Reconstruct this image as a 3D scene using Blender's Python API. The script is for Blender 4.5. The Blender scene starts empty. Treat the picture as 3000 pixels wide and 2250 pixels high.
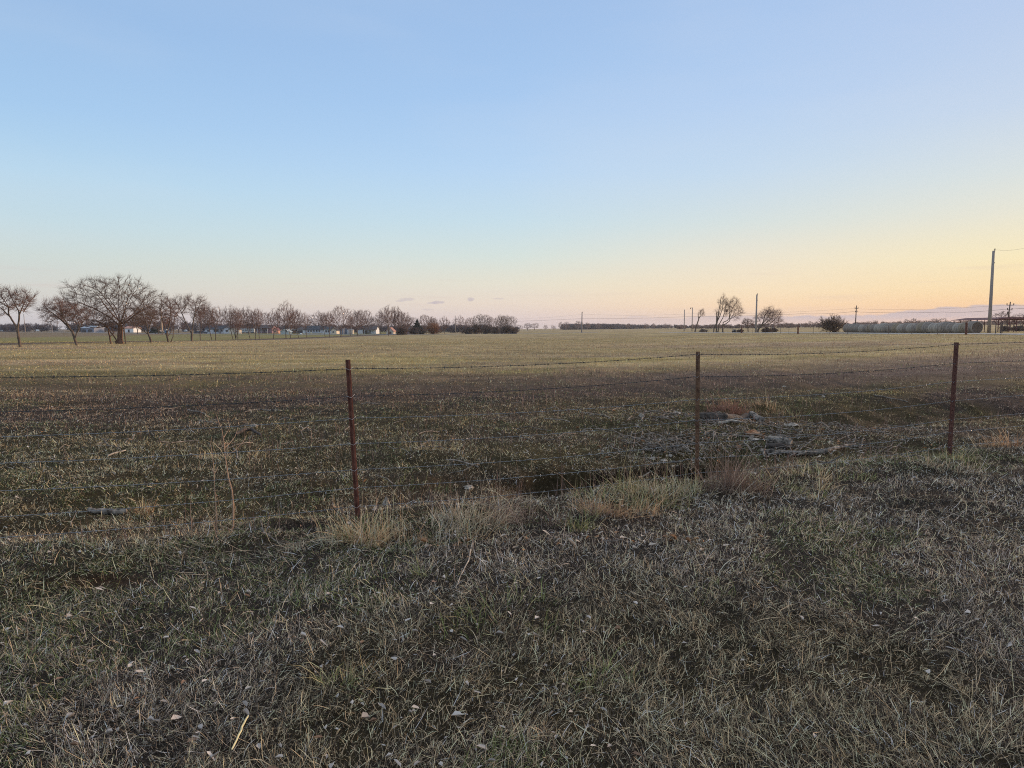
import bpy, math, random
import numpy as np
sc = bpy.context.scene
col = sc.collection
R = math.radians

# ------------------------------------------------------------------ camera
PITCH = R(4.63); EYE = 1.6; F = 2000.0; HOR = 963.0
cam = bpy.data.objects.new('camera', bpy.data.cameras.new('camera')); col.objects.link(cam); sc.camera = cam
cam.location = (0, 0, EYE); cam.rotation_euler = (R(90) - PITCH, 0, 0)
cam.data.lens = 24; cam.data.sensor_width = 36; cam.data.clip_start = 0.05; cam.data.clip_end = 9000

def ray(px, py):
    x = (px - 1500) / F; v = -(py - 1125) / F
    d = np.array([x, math.cos(PITCH) + v * math.sin(PITCH), -math.sin(PITCH) + v * math.cos(PITCH)])
    return d / np.linalg.norm(d)

# ------------------------------------------------------------------ sky
def lin(c):
    return tuple((v / 255 / 12.92) if v <= 10 else ((v / 255 + .055) / 1.055) ** 2.4 for v in c)
w = bpy.data.worlds.new("World"); sc.world = w; w.use_nodes = True
nt = w.node_tree; N = nt.nodes; Lk = nt.links
bg = N['Background']; bg.inputs[1].default_value = 1.0
def wm(op, a, b=None, c=None):
    n = N.new('ShaderNodeMath'); n.operation = op
    for i, v in enumerate((a, b, c)):
        if v is None: continue
        if isinstance(v, (int, float)): n.inputs[i].default_value = v
        else: Lk.new(v, n.inputs[i])
    return n.outputs[0]
tc = N.new('ShaderNodeTexCoord'); sep = N.new('ShaderNodeSeparateXYZ'); Lk.new(tc.outputs['Generated'], sep.inputs[0])
elev = wm('MULTIPLY', wm('ARCSINE', sep.outputs[2]), 180 / math.pi)      # degrees
azim = wm('MULTIPLY', wm('ARCTAN2', sep.outputs[0], sep.outputs[1]), 180 / math.pi)
SKY = {   # column of the photo -> (row, colour as seen)
 100: [(0, (155,190,230)), (300, (167,203,238)), (500, (184,216,238)), (650, (198,220,228)), (750, (208,219,215)), (850, (215,214,207)), (935, (212,206,207))],
 1500: [(0, (158,191,232)), (300, (168,202,240)), (500, (184,214,243)), (650, (200,223,234)), (750, (215,227,222)), (830, (231,226,208)), (890, (236,218,200)), (940, (226,206,202))],
 2200: [(0, (169,198,236)), (300, (181,208,241)), (500, (198,219,238)), (650, (216,226,224)), (750, (236,229,210)), (850, (250,227,190)), (900, (250,218,182)), (945, (228,203,192))],
 2950: [(0, (184,205,236)), (300, (198,215,236)), (500, (217,226,226)), (620, (232,230,214)), (750, (250,234,190)), (850, (253,222,172)), (900, (250,206,160)), (940, (244,192,163))],
}
cols = []
for px, rows in SKY.items():
    rp = N.new('ShaderNodeValToRGB'); mp = wm('DIVIDE', elev, 90.0); Lk.new(mp, rp.inputs[0])
    pts = sorted([(math.degrees(math.asin(ray(px, y)[2])), c) for y, c in rows])
    pts = [(0.0, pts[0][1])] + [p for p in pts if p[0] > .05] + [(38.0, (178, 194, 220)), (60.0, (192, 196, 204)), (90.0, (198, 198, 198))]
    el = rp.color_ramp.elements
    while len(el) < len(pts): el.new(.5)
    for e, (a, c) in zip(el, pts): e.position = a / 90; e.color = (*lin(c), 1)
    for e, (a, c) in zip(el, pts): e.position = a / 90; e.color = (*lin(c), 1)
    rp.color_ramp.interpolation = 'LINEAR'
    cols.append((math.degrees(math.atan((px - 1500) / F)), rp.outputs[0]))
cols.append((130.0, cols[0][1]))
cur = cols[0][1]
for (a0, _), (a1, c1) in zip(cols[:-1], cols[1:]):
    mr = N.new('ShaderNodeMapRange'); mr.interpolation_type = 'SMOOTHSTEP' if a1 > 100 else 'LINEAR'
    Lk.new(azim, mr.inputs[0]); mr.inputs[1].default_value = a0 if a1 < 100 else 60; mr.inputs[2].default_value = a1
    mx = N.new('ShaderNodeMix'); mx.data_type = 'RGBA'; Lk.new(mr.outputs[0], mx.inputs[0]); Lk.new(cur, mx.inputs[6]); Lk.new(c1, mx.inputs[7]); cur = mx.outputs[2]
# clouds: a low mauve bank towards the sunset and a few small puffs
def blend(cur, fac, c):
    mx = N.new('ShaderNodeMix'); mx.data_type = 'RGBA'; Lk.new(fac, mx.inputs[0]); Lk.new(cur, mx.inputs[6]); mx.inputs[7].default_value = (*lin(c), 1); return mx.outputs[2]
comb = N.new('ShaderNodeCombineXYZ'); Lk.new(azim, comb.inputs[0]); Lk.new(elev, comb.inputs[1])
def wnoise(sx, sy, detail, off=0):
    vm = N.new('ShaderNodeMapping'); Lk.new(comb.outputs[0], vm.inputs[0]); vm.inputs[3].default_value = (sx, sy, 1); vm.inputs[1].default_value = (off, off, 0)
    n = N.new('ShaderNodeTexNoise'); n.inputs['Scale'].default_value = 1; n.inputs['Detail'].default_value = detail; Lk.new(vm.outputs[0], n.inputs[0]); return n.outputs[0]
def smooth(v, a, b):
    mr = N.new('ShaderNodeMapRange'); mr.interpolation_type = 'SMOOTHSTEP'; Lk.new(v, mr.inputs[0]); mr.inputs[1].default_value = a; mr.inputs[2].default_value = b; return mr.outputs[0]
nz = wnoise(.55, 1.6, 5)
topedge = wm('ADD', wm('MULTIPLY', nz, .75), wm('ADD', wm('MULTIPLY', smooth(azim, 24, 36), .75), .50))       # height of the bank
below = wm('SUBTRACT', 1.0, smooth(wm('SUBTRACT', elev, topedge), -.06, .10))
bank = wm('MULTIPLY', wm('MULTIPLY', below, smooth(azim, 2, 24)), .85)
lowgap = smooth(elev, .35, .95)
cur = blend(cur, wm('MULTIPLY', bank, wm('ADD', wm('MULTIPLY', lowgap, .75), .25)), (200, 186, 190))
streak = wm('MULTIPLY', smooth(wnoise(.09, 1.5, 4, 3.3), .55, .75), wm('MULTIPLY', smooth(elev, 1.2, 2.0), wm('SUBTRACT', 1.0, smooth(elev, 3.5, 6))))
cur = blend(cur, wm('MULTIPLY', streak, .22), (214, 190, 186))
veil = smooth(wnoise(.035, .16, 5, 11.1), .42, .72)
cur = blend(cur, wm('MULTIPLY', veil, .10), (226, 228, 232))
edge = wm('MULTIPLY', wm('SUBTRACT', wnoise(3.0, 6.0, 4, 7.7), .5), 1.6)
for px, py, wx, wy, st in ((1193, 877, 26, 5, .35), (1172, 882, 14, 3, .3), (1283, 886, 20, 5, .5), (1265, 888, 16, 3, .35), (1379, 877, 11, 6.5, .5), (1460, 875, 18, 3, .25), (1252, 907, 18, 3, .25), (1870, 928, 34, 2.5, .25)):
    d = ray(px, py); a = math.degrees(math.atan2(d[0], d[1])); e = math.degrees(math.asin(d[2])); k = 180 / math.pi / F
    q = wm('ADD', wm('POWER', wm('DIVIDE', wm('ABSOLUTE', wm('SUBTRACT', azim, a)), wx * k), 2.0), wm('POWER', wm('DIVIDE', wm('ABSOLUTE', wm('SUBTRACT', elev, e)), wy * k), 2.0))
    cur = blend(cur, wm('MULTIPLY', wm('SUBTRACT', 1.0, smooth(wm('ADD', q, edge), .2, 1.3)), st * 1.1), (186, 176, 188))
Lk.new(cur, bg.inputs[0])

SUN_AZ, SUN_EL = 64, 6
sl = bpy.data.lights.new('sun', 'SUN'); sl.energy = 4.0; sl.angle = R(10); sl.color = (1, .68, .44)
so = bpy.data.objects.new('sun', sl); col.objects.link(so)
so.rotation_euler = (R(90 - SUN_EL), 0, R(180 - SUN_AZ))
sc.view_settings.view_transform = 'Standard'; sc.view_settings.look = 'None'; sc.view_settings.gamma = 1; sc.view_settings.exposure = 0.0
sc.render.engine = 'CYCLES'; sc.cycles.use_denoising = False; sc.cycles.filter_width = 1.05; sc.cycles.max_bounces = 6; sc.cycles.sample_clamp_indirect = 4

# ------------------------------------------------------------------ helpers
rng = np.random.default_rng(7)
def sstep(a, b, x):
    t = np.clip((x - a) / (b - a), 0, 1); return t * t * (3 - 2 * t)
def vnoise(x, y, seed=0):
    xi = np.floor(x).astype(np.int64); yi = np.floor(y).astype(np.int64); fx = x - xi; fy = y - yi
    fx = fx * fx * (3 - 2 * fx); fy = fy * fy * (3 - 2 * fy)
    def h(a, b):
        n = (a * 374761393 + b * 668265263 + seed * 974634777) & 0xFFFFFFFF
        n = ((n ^ (n >> 13)) * 1274126177) & 0xFFFFFFFF
        return ((n ^ (n >> 16)) & 0xFFFF) / 65535.0
    return (h(xi, yi) * (1 - fx) + h(xi + 1, yi) * fx) * (1 - fy) + (h(xi, yi + 1) * (1 - fx) + h(xi + 1, yi + 1) * fx) * fy
def fbm(x, y, seed=0, o=4):
    s = 0; a = .5; t = 0
    for i in range(o): s = s + a * vnoise(x * 2 ** i, y * 2 ** i, seed + i * 17); t += a; a *= .55
    return s / t
def fence_v(X, Y): return Y - (6.16 + .42 * X)

def ground(X, Y):
    X = np.asarray(X, float); Y = np.asarray(Y, float)
    left = sstep(0, -60, X)
    g = -(sstep(40, 400, Y) * (1 - left) + sstep(30, 200, Y) * left)
    g = g + .9 * sstep(0, 60, X) + .013 * np.maximum(0, X - 60)
    near = 1 - sstep(25, 70, np.hypot(X, Y))
    amp = .25 + .75 * sstep(3.5, 6, Y)
    g = g + near * amp * (.10 * (fbm(X * .45, Y * .45, 3, 3) - .5) + .07 * (fbm(X * 2.1, Y * 2.1, 9, 3) - .5))
    g = g + (1 - near) * .25 * (fbm(X * .03, Y * .03, 5, 2) - .5) * (1 - sstep(200, 500, Y))
    v = fence_v(X, Y)
    wob = v + .5 * (fbm(X * .8, Y * .8, 21, 2) - .5) + .55 * (fbm(X * 2.6, Y * 3.2, 23, 3) - .5)
    berm = np.exp(-((wob + .15) / .45) ** 2) * .08
    ditch = sstep(.1, .55, wob) * (1 - sstep(1.25, 1.45, wob)) * sstep(-.3, .8, X) * (1 - sstep(2.1, 3.0, X)) * .42 * (.45 + 1.1 * fbm(X * 1.7, Y * 1.7, 27, 3))
    ditch2 = np.exp(-((wob - 1.0) / .9) ** 2) * .13 * sstep(-7, -2, X) * (1 - sstep(5, 7, X))
    hole = .10 * np.exp(-(((X + 1.85) / .4) ** 2 + ((Y - 5.5) / .28) ** 2))
    rough = .10 * (fbm(X * 1.3, Y * 1.3, 171, 4) - .5) * sstep(1, 3, v) * (1 - sstep(9, 16, v)) * sstep(0, 4, X) * 2.2
    gully = .34 * np.exp(-((Y - 13.0 - .3 * (X - 7)) / 1.1) ** 2) * sstep(3.5, 6, X) * (1 - sstep(12, 15, X))
    return g + berm - ditch - ditch2 - hole - gully + rough
G0 = float(ground(0, 0)); 
def gz(x, y): return float(ground(x, y))

def gp(px, py):
    """ground point seen at pixel"""
    d = ray(px, py); t = np.geomspace(1.5, 3500, 30000)
    P = np.array([0, 0, EYE])[:, None] + d[:, None] * t
    m = P[2] < ground(P[0], P[1])
    if not m.any(): raise ValueError(f'no ground at {px},{py}')
    i = int(np.argmax(m)); return np.array([P[0][i], P[1][i], gz(P[0][i], P[1][i])])
def at(px, Y):
    x = (px - 1500) / F * Y * (1.0 + .0)
    x *= (math.cos(PITCH) + math.sin(PITCH) ** 2 / math.cos(PITCH))  # depth along the axis is close to Y near the horizon
    return np.array([x, Y, gz(x, Y)])
def ztop(P, py):
    """height of the point above P seen at row py"""
    d = ray(1500, py); return EYE + d[2] / d[1] * P[1]
def pxw(P, n): return n / F * P[1]

def new_mesh(name, V, Fc, mat=None, cols=None, smooth=False, parent=None):
    me = bpy.data.meshes.new(name)
    V = np.asarray(V, np.float32); 
    if isinstance(Fc, np.ndarray):
        k = Fc.shape[1]; n = len(Fc)
        me.vertices.add(len(V)); me.vertices.foreach_set('co', V.ravel())
        me.loops.add(n * k); me.loops.foreach_set('vertex_index', Fc.astype(np.int32).ravel())
        me.polygons.add(n); me.polygons.foreach_set('loop_start', np.arange(0, n * k, k, dtype=np.int32))
        me.update(calc_edges=True)
    else:
        me.from_pydata(V.tolist(), [], Fc); me.update()
    if cols is not None:
        ca = me.color_attributes.new('col', 'FLOAT_COLOR', 'POINT'); c4 = np.ones((len(V), 4), np.float32); c4[:, :3] = cols
        ca.data.foreach_set('color', c4.ravel())
    if smooth: me.polygons.foreach_set('use_smooth', np.ones(len(me.polygons), bool))
    if mat: me.materials.append(mat)
    o = bpy.data.objects.new(name, me); col.objects.link(o)
    if parent: o.parent = parent
    return o
def tag(o, label=None, cat=None, group=None, kind=None):
    if label: o['label'] = label
    if cat: o['category'] = cat
    if group: o['group'] = group
    if kind: o['kind'] = kind
    return o
def empty(name, P, label, cat, group=None, rz=0, scale=1):
    o = bpy.data.objects.new(name, None); col.objects.link(o); o.empty_display_size = .2
    o.location = tuple(float(v) for v in P); o.rotation_euler = (0, 0, rz); o.scale = (scale,) * 3 if np.isscalar(scale) else scale
    return tag(o, label, cat, group)

def material(name, c1, c2=None, scale=8, rough=.85, bump=.2, metal=0, stretch=(1, 1, 1), attr=False, detail=5, spec=.3, contrast=(.35, .65)):
    m = bpy.data.materials.new(name); m.use_nodes = True; t = m.node_tree; b = t.nodes['Principled BSDF']
    b.inputs['Roughness'].default_value = rough; b.inputs['Metallic'].default_value = metal; b.inputs['Specular IOR Level'].default_value = spec
    tcn = t.nodes.new('ShaderNodeTexCoord'); mp = t.nodes.new('ShaderNodeMapping'); mp.inputs[3].default_value = stretch
    t.links.new(tcn.outputs['Object'], mp.inputs[0])
    n = t.nodes.new('ShaderNodeTexNoise'); n.inputs['Scale'].default_value = scale; n.inputs['Detail'].default_value = detail; t.links.new(mp.outputs[0], n.inputs[0])
    mr = t.nodes.new('ShaderNodeMapRange'); t.links.new(n.outputs[0], mr.inputs[0]); mr.inputs[1].default_value = contrast[0]; mr.inputs[2].default_value = contrast[1]
    mx = t.nodes.new('ShaderNodeMix'); mx.data_type = 'RGBA'; t.links.new(mr.outputs[0], mx.inputs[0])
    mx.inputs[6].default_value = (*c1, 1); mx.inputs[7].default_value = (*(c2 or c1), 1)
    t.links.new(mx.outputs[2], b.inputs['Base Color'])
    if bump:
        bp = t.nodes.new('ShaderNodeBump'); bp.inputs['Strength'].default_value = bump; t.links.new(n.outputs[0], bp.inputs['Height']); t.links.new(bp.outputs[0], b.inputs['Normal'])
    return m
def attr_material(name, rough=.8, spec=.25, trans=.25):
    m = bpy.data.materials.new(name); m.use_nodes = True; t = m.node_tree; b = t.nodes['Principled BSDF']
    a = t.nodes.new('ShaderNodeAttribute'); a.attribute_name = 'col'
    t.links.new(a.outputs[0], b.inputs['Base Color']); b.inputs['Roughness'].default_value = rough; b.inputs['Specular IOR Level'].default_value = spec
    if trans:
        tr = t.nodes.new('ShaderNodeBsdfTranslucent'); t.links.new(a.outputs[0], tr.inputs[0]); mx = t.nodes.new('ShaderNodeMixShader'); mx.inputs[0].default_value = trans
        out = t.nodes['Material Output']; t.links.new(b.outputs[0], mx.inputs[1]); t.links.new(tr.outputs[0], mx.inputs[2]); t.links.new(mx.outputs[0], out.inputs[0])
    return m

def prisms(S, k=3, cap=False):
    """S: (n,8) p0 p1 r0 r1 -> verts, quads"""
    S = np.asarray(S, float); n = len(S); p0 = S[:, :3]; p1 = S[:, 3:6]; r0 = S[:, 6]; r1 = S[:, 7]
    d = p1 - p0; d /= np.linalg.norm(d, axis=1, keepdims=True) + 1e-9
    ref = np.where(np.abs(d[:, 2:3]) < .9, [[0, 0, 1.]], [[1., 0, 0]]); u = np.cross(d, ref); u /= np.linalg.norm(u, axis=1, keepdims=True); v = np.cross(d, u)
    a = np.arange(k) / k * 2 * math.pi; ca = np.cos(a)[None, :, None]; sa = np.sin(a)[None, :, None]
    ring = u[:, None, :] * ca + v[:, None, :] * sa
    A = p0[:, None, :] + ring * r0[:, None, None]; B = p1[:, None, :] + ring * r1[:, None, None]
    V = np.concatenate([A, B], axis=1).reshape(-1, 3); base = np.arange(n)[:, None] * 2 * k
    i = np.arange(k); j = (i + 1) % k
    Q = np.stack([base + i, base + j, base + k + j, base + k + i], axis=2).reshape(-1, 4)
    return V, Q
def tube_path(pts, radii, k=8):
    """continuous tube with caps -> V, faces(list)"""
    pts = np.asarray(pts, float); n = len(pts); V = []; Fc = []
    T = np.gradient(pts, axis=0); T /= np.linalg.norm(T, axis=1, keepdims=True) + 1e-9
    ref = np.array([0, 0, 1.]) if abs(T[0][2]) < .9 else np.array([1., 0, 0]); u = np.cross(T[0], ref); u /= np.linalg.norm(u)
    for i in range(n):
        u = u - T[i] * np.dot(u, T[i]); u /= np.linalg.norm(u); v = np.cross(T[i], u)
        for j in range(k):
            a = 2 * math.pi * j / k; V.append(pts[i] + radii[i] * (u * math.cos(a) + v * math.sin(a)))
    for i in range(n - 1):
        for j in range(k):
            Fc.append((i * k + j, i * k + (j + 1) % k, (i + 1) * k + (j + 1) % k, (i + 1) * k + j))
    Fc.append(tuple(range(k))[::-1]); Fc.append(tuple(range((n - 1) * k, n * k)))
    return V, Fc
class MB:
    def __init__(s): s.V = []; s.F = []
    def add(s, V, Fc):
        b = len(s.V); s.V += [tuple(v) for v in V]; s.F += [tuple(int(i) + b for i in f) for f in Fc]; return s
    def box(s, x0, x1, y0, y1, z0, z1):
        return s.add([(x0,y0,z0),(x1,y0,z0),(x1,y1,z0),(x0,y1,z0),(x0,y0,z1),(x1,y0,z1),(x1,y1,z1),(x0,y1,z1)],
                     [(0,3,2,1),(4,5,6,7),(0,1,5,4),(1,2,6,5),(2,3,7,6),(3,0,4,7)])
    def tube(s, pts, r, k=8):
        r = [r] * len(pts) if np.isscalar(r) else r; return s.add(*tube_path(pts, r, k))
    def extrude_y(s, prof, y0, y1):
        n = len(prof); V = [(x, y0, z) for x, z in prof] + [(x, y1, z) for x, z in prof]
        return s.add(V, [tuple(range(n))] + [tuple(range(2 * n - 1, n - 1, -1))] + [(i, i + n, (i + 1) % n + n, (i + 1) % n) for i in range(n)])
    def cyl_y(s, x, z, r, y0, y1, k=14):
        return s.extrude_y([(x + r * math.cos(2 * math.pi * i / k), z + r * math.sin(2 * math.pi * i / k)) for i in range(k)], y0, y1)
    def build(s, name, mat, parent=None, smooth=False): return new_mesh(name, s.V, s.F, mat, parent=parent, smooth=smooth)

# ------------------------------------------------------------------ ground
STRAW = np.array((.42, .36, .27)); GREYB = np.array((.24, .205, .175)); DARK = np.array((.115, .09, .08)); OLIVE = np.array((.30, .255, .115)); GREEN = np.array((.14, .17, .065))
PURP = np.array((.20, .155, .145)); TAN = np.array((.42, .32, .20)); FIELD = np.array((.46, .375, .225)); SOIL = np.array((.075, .052, .042)); RED = np.array((.27, .14, .075)); PINK = np.array((.36, .265, .20))
def mix(a, b, t): t = np.asarray(t)[..., None]; return a * (1 - t) + b * t
def zone(X, Y):
    X = np.asarray(X, float); Y = np.asarray(Y, float)
    n1 = fbm(X * .35, Y * .35, 31, 4); n2 = fbm(X * 1.1, Y * 1.1, 41, 4); n3 = fbm(X * .08 + 5, Y * .35, 51, 4); n4 = fbm(X * .02, Y * .09, 61, 3)
    v = fence_v(X, Y); u = Y - .5 * X
    c = np.zeros(X.shape + (3,)) + GREYB * 1.1                                                             # verge: dead grass
    c = mix(c, OLIVE * .8, .65 * sstep(.48, .66, n1 + .10 * sstep(1.5, 4, X) * sstep(3.5, 5, Y) + .16 * sstep(-1.5, -2.8, X) * sstep(2.5, 3.6, Y)))
    c = mix(c, PURP, .6 * sstep(.5, .65, n2))
    # land behind the fence
    b = sstep(.0, .5, v)
    back = mix(np.zeros_like(c) + PURP * 1.15, DARK * 1.5, .8 * sstep(.45, .68, n2))
    gr = sstep(.40, .58, n1 + .12 * (1 - sstep(1.5, 6, v)) + .22 * sstep(.5, -3.5, X)) * (1 - sstep(5, 11, v)) 
    back = mix(back, OLIVE * 1.0, .9 * gr)
    back = mix(back, TAN * .8, .5 * sstep(.52, .66, fbm(X * .7 + 9, Y * .7, 161, 4)))
    back = mix(back, PINK * .8, .55 * sstep(.53, .68, n3))
    c = mix(c, back * 1.12, b)
    c = mix(c, TAN * .85, .7 * np.exp(-((v + .15) / .4) ** 2) * sstep(.35, .6, n2 + .15) * sstep(-3, -1, X) * (1 - sstep(3, 5, X)))
    # the field proper
    e = u + 3.0 * (n1 - .5)
    f = sstep(17.5, 25, e + 2.5 * (n2 - .5))
    fld = mix(np.zeros_like(c) + FIELD, OLIVE * 1.25, .7 * sstep(.42, .62, n3))
    fld = mix(fld, PINK, .55 * sstep(.52, .66, fbm(X * .05, Y * .22, 71, 4)))
    fld = mix(fld, PINK, .75 * (1 - sstep(24, 30, e)) * sstep(.4, .55, n2))
    fld = mix(fld, OLIVE * 1.0, .6 * sstep(.5, .66, fbm(X * .06 + 7, Y * .16, 201, 4)) * (1 - sstep(60, 120, Y)))
    fld = mix(fld, PURP * 1.3, .5 * sstep(.55, .7, fbm(X * .045, Y * .14 + 5, 211, 4)) * (1 - sstep(40, 90, Y)))
    fld = mix(fld, FIELD * .72, .6 * sstep(.5, .7, n4))
    fld = fld * (1 + .8 * (fbm(X * .25, Y * .9, 131, 4) - .5))[..., None]
    c = mix(c, fld, f)
    # beyond the tree row on the left
    l = sstep(-50.5, -52.5, X + 1.2 * (n1 - .5)) * sstep(40, 55, Y)
    strip = mix(np.zeros_like(c) + PURP * .75, DARK, .4)
    gl = mix(np.zeros_like(c) + np.array((.26, .245, .10)), TAN * .8, .5 * sstep(.5, .65, n3))
    lft = mix(strip, gl, sstep(-59, -64, X)); lft = mix(lft, PINK * .7, .8 * sstep(-130, -160, X))
    c = mix(c, lft, l)
    # bare and odd patches
    c = mix(c, SOIL * .8, np.exp(-(((X + 1.85) / .55) ** 2 + ((Y - 5.5) / .3) ** 2)) * 1.0)
    c = mix(c, SOIL * 1.3, (.5 + .5 * sstep(.4, .55, n2)) * sstep(.2, .5, v) * (1 - sstep(1.35, 1.55, v)) * sstep(.2, .7, X) * (1 - sstep(2.3, 2.9, X)) * .9)
    c = mix(c, RED, .8 * np.exp(-(((X + 2.65) / .32) ** 2 + ((Y - 4.22) / .10) ** 2)))
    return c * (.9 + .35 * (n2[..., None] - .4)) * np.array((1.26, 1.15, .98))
xs = np.concatenate([-np.geomspace(10, 3200, 75)[::-1], np.arange(-9.93, 9.95, .075), np.geomspace(10, 3200, 75)])
ys = np.concatenate([-np.geomspace(1.5, 300, 14)[::-1], np.arange(-1.4, 15, .075), np.geomspace(15.1, 4200, 170)])
XX, YY = np.meshgrid(xs, ys); ZZ = ground(XX, YY)
nx, ny = len(xs), len(ys); idx = np.arange(nx * ny).reshape(ny, nx)
Q = np.stack([idx[:-1, :-1], idx[:-1, 1:], idx[1:, 1:], idx[1:, :-1]], axis=2).reshape(-1, 4)
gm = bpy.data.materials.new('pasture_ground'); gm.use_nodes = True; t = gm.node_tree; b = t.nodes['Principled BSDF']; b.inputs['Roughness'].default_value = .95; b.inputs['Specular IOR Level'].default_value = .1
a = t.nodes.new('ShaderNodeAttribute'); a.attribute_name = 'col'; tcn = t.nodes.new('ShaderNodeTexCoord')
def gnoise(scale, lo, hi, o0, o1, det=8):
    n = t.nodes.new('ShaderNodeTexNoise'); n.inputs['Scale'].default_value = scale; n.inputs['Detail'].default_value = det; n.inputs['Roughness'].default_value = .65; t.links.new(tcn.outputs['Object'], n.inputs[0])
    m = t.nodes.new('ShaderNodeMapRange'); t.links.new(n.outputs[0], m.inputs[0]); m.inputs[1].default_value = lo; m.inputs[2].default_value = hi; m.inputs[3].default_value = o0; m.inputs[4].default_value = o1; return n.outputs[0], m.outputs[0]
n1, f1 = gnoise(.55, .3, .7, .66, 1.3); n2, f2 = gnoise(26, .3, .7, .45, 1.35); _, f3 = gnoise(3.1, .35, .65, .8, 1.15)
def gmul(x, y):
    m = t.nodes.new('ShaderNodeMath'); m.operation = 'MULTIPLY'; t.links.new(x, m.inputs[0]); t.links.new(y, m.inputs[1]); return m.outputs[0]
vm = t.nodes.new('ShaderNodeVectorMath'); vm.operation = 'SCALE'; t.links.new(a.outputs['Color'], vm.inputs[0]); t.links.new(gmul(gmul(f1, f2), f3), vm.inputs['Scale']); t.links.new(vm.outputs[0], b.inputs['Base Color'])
bp = t.nodes.new('ShaderNodeBump'); bp.inputs['Strength'].default_value = .8; bp.inputs['Distance'].default_value = .03; t.links.new(n2, bp.inputs['Height']); t.links.new(bp.outputs[0], b.inputs['Normal'])
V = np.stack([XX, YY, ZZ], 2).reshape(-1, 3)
gcol = zone(XX.ravel(), YY.ravel()); nearmask = 1 - sstep(20, 60, YY.ravel()); gcol = gcol * (1 - .84 * (1 - sstep(10, 40, YY.ravel()))[:, None])   # shade in the gaps between near blades, put into the ground colour
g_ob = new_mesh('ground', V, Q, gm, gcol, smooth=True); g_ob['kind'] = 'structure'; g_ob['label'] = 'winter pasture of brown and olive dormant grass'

# roads
def ribbon(name, pts, width, mat, dz=.03, label=None):
    pts = np.array(pts, float); P = []
    for i in range(len(pts) - 1):
        n = max(2, int(np.linalg.norm(pts[i + 1] - pts[i]) / 4))
        for k in range(n): P.append(pts[i] + (pts[i + 1] - pts[i]) * k / n)
    P.append(pts[-1]); P = np.array(P); T = np.gradient(P, axis=0); T /= np.linalg.norm(T, axis=1, keepdims=True); Nn = np.stack([-T[:, 1], T[:, 0]], 1)
    V = []; Fc = []; offs = (-.5, -.25, 0, .25, .5)
    for i, (p, n) in enumerate(zip(P, Nn)):
        for j in offs: q = p + n * width * j; V.append((q[0], q[1], gz(*q) + dz + (.05 if abs(j) < .5 else -.03)))
    for i in range(len(P) - 1):
        for j in range(4): a = i * 5 + j; Fc.append((a, a + 1, a + 6, a + 5))
    o = new_mesh(name, V, Fc, mat); o['kind'] = 'structure'
    if label: o['label'] = label
    return o
m_gravel = material('pale_gravel', (.36, .34, .31), (.52, .49, .45), 2.5, .95, .3)
m_road = material('worn_asphalt', (.22, .22, .23), (.34, .33, .33), 1.2, .9, .1)
A1 = at(1040, 300)[:2]; 
ribbon('driveway', [(58, 74), (56.5, 95), (55.5, 125), (55, 170), (48, 215)], 4.5, m_gravel, .06, 'pale gravel driveway between wire fence and bale row')
ribbon('road', [(-520, 610), (-300, 480), (-175, 355), (-75, 292), (-30, 300), (40, 330)], 8, m_road, .05, 'pale country road running in front of the houses')

# ------------------------------------------------------------------ grass (nobody could count it)
m_blade = attr_material('grass_blade', .75, .2, .15)
def blades(P, L, W, az, tilt, curl, cols, segs=3, roll=None):
    """ribbons: P (n,3) base, L length, W width, az direction, tilt from vertical, curl extra tilt"""
    n = len(P); dh = np.stack([np.cos(az), np.sin(az), np.zeros(n)], 1); wv0 = np.stack([-np.sin(az), np.cos(az), np.zeros(n)], 1)
    roll = rng.uniform(-.9, .9, n) if roll is None else roll
    pts = [P]; cur = P.copy(); dirs = []
    side = rng.normal(0, .25, n)
    for s in range(segs):
        th = tilt + curl * (s + .5) / segs; a2 = side * s
        d = (dh * np.cos(a2)[:, None] + wv0 * np.sin(a2)[:, None]) * np.sin(th)[:, None]; d[:, 2] = np.cos(th)
        cur = cur + d * (L / segs)[:, None]; pts.append(cur); dirs.append(d)
    dirs.append(dirs[-1]); V = np.zeros((n, segs + 1, 2, 3), np.float32)
    for s in range(segs + 1):
        d = dirs[s]; up = np.cross(wv0, d); wv = wv0 * np.cos(roll)[:, None] + up * np.sin(roll)[:, None]
        ww = W * (1.0, .95, .7, .12)[int(round(s * 3 / segs))] * .5
        V[:, s, 0] = pts[s] - wv * ww[:, None]; V[:, s, 1] = pts[s] + wv * ww[:, None]
    V = V.reshape(-1, 3); base = np.arange(n)[:, None] * (segs + 1) * 2; s = np.arange(segs)[None, :] * 2
    Q = np.stack([base + s, base + s + 1, base + s + 3, base + s + 2], 2).reshape(-1, 4)
    C = np.repeat(cols, (segs + 1) * 2, axis=0)
    return V, Q, C
def scatter(n, z0, z1, power=2.0):
    if power == 2.0: Y = np.exp(rng.uniform(math.log(z0), math.log(z1), n))
    else: Y = (rng.uniform(z0 ** (2 - power), z1 ** (2 - power), n)) ** (1 / (2 - power))
    wide = .78 * Y + 2.4; k = rng.uniform(0, 1.55, n) < wide / (.78 * Y + 1.0); Y = Y[k]; X = rng.uniform(-1, 1, len(Y)) * wide[k]; return X, Y
def clump_keep(X, Y, lo=.25, s=5.0, seed=81):
    k = fbm(X * s, Y * s, seed, 3); return rng.uniform(0, 1, len(X)) < lo + (1 - lo) * sstep(.35, .6, k)
parts = []
X, Y = scatter(2350000, 1.7, 18); X2, Y2 = scatter(500000, 18, 120); X = np.concatenate([X, X2]); Y = np.concatenate([Y, Y2]); n = len(X)
keep = clump_keep(X, Y, .3)
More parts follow.
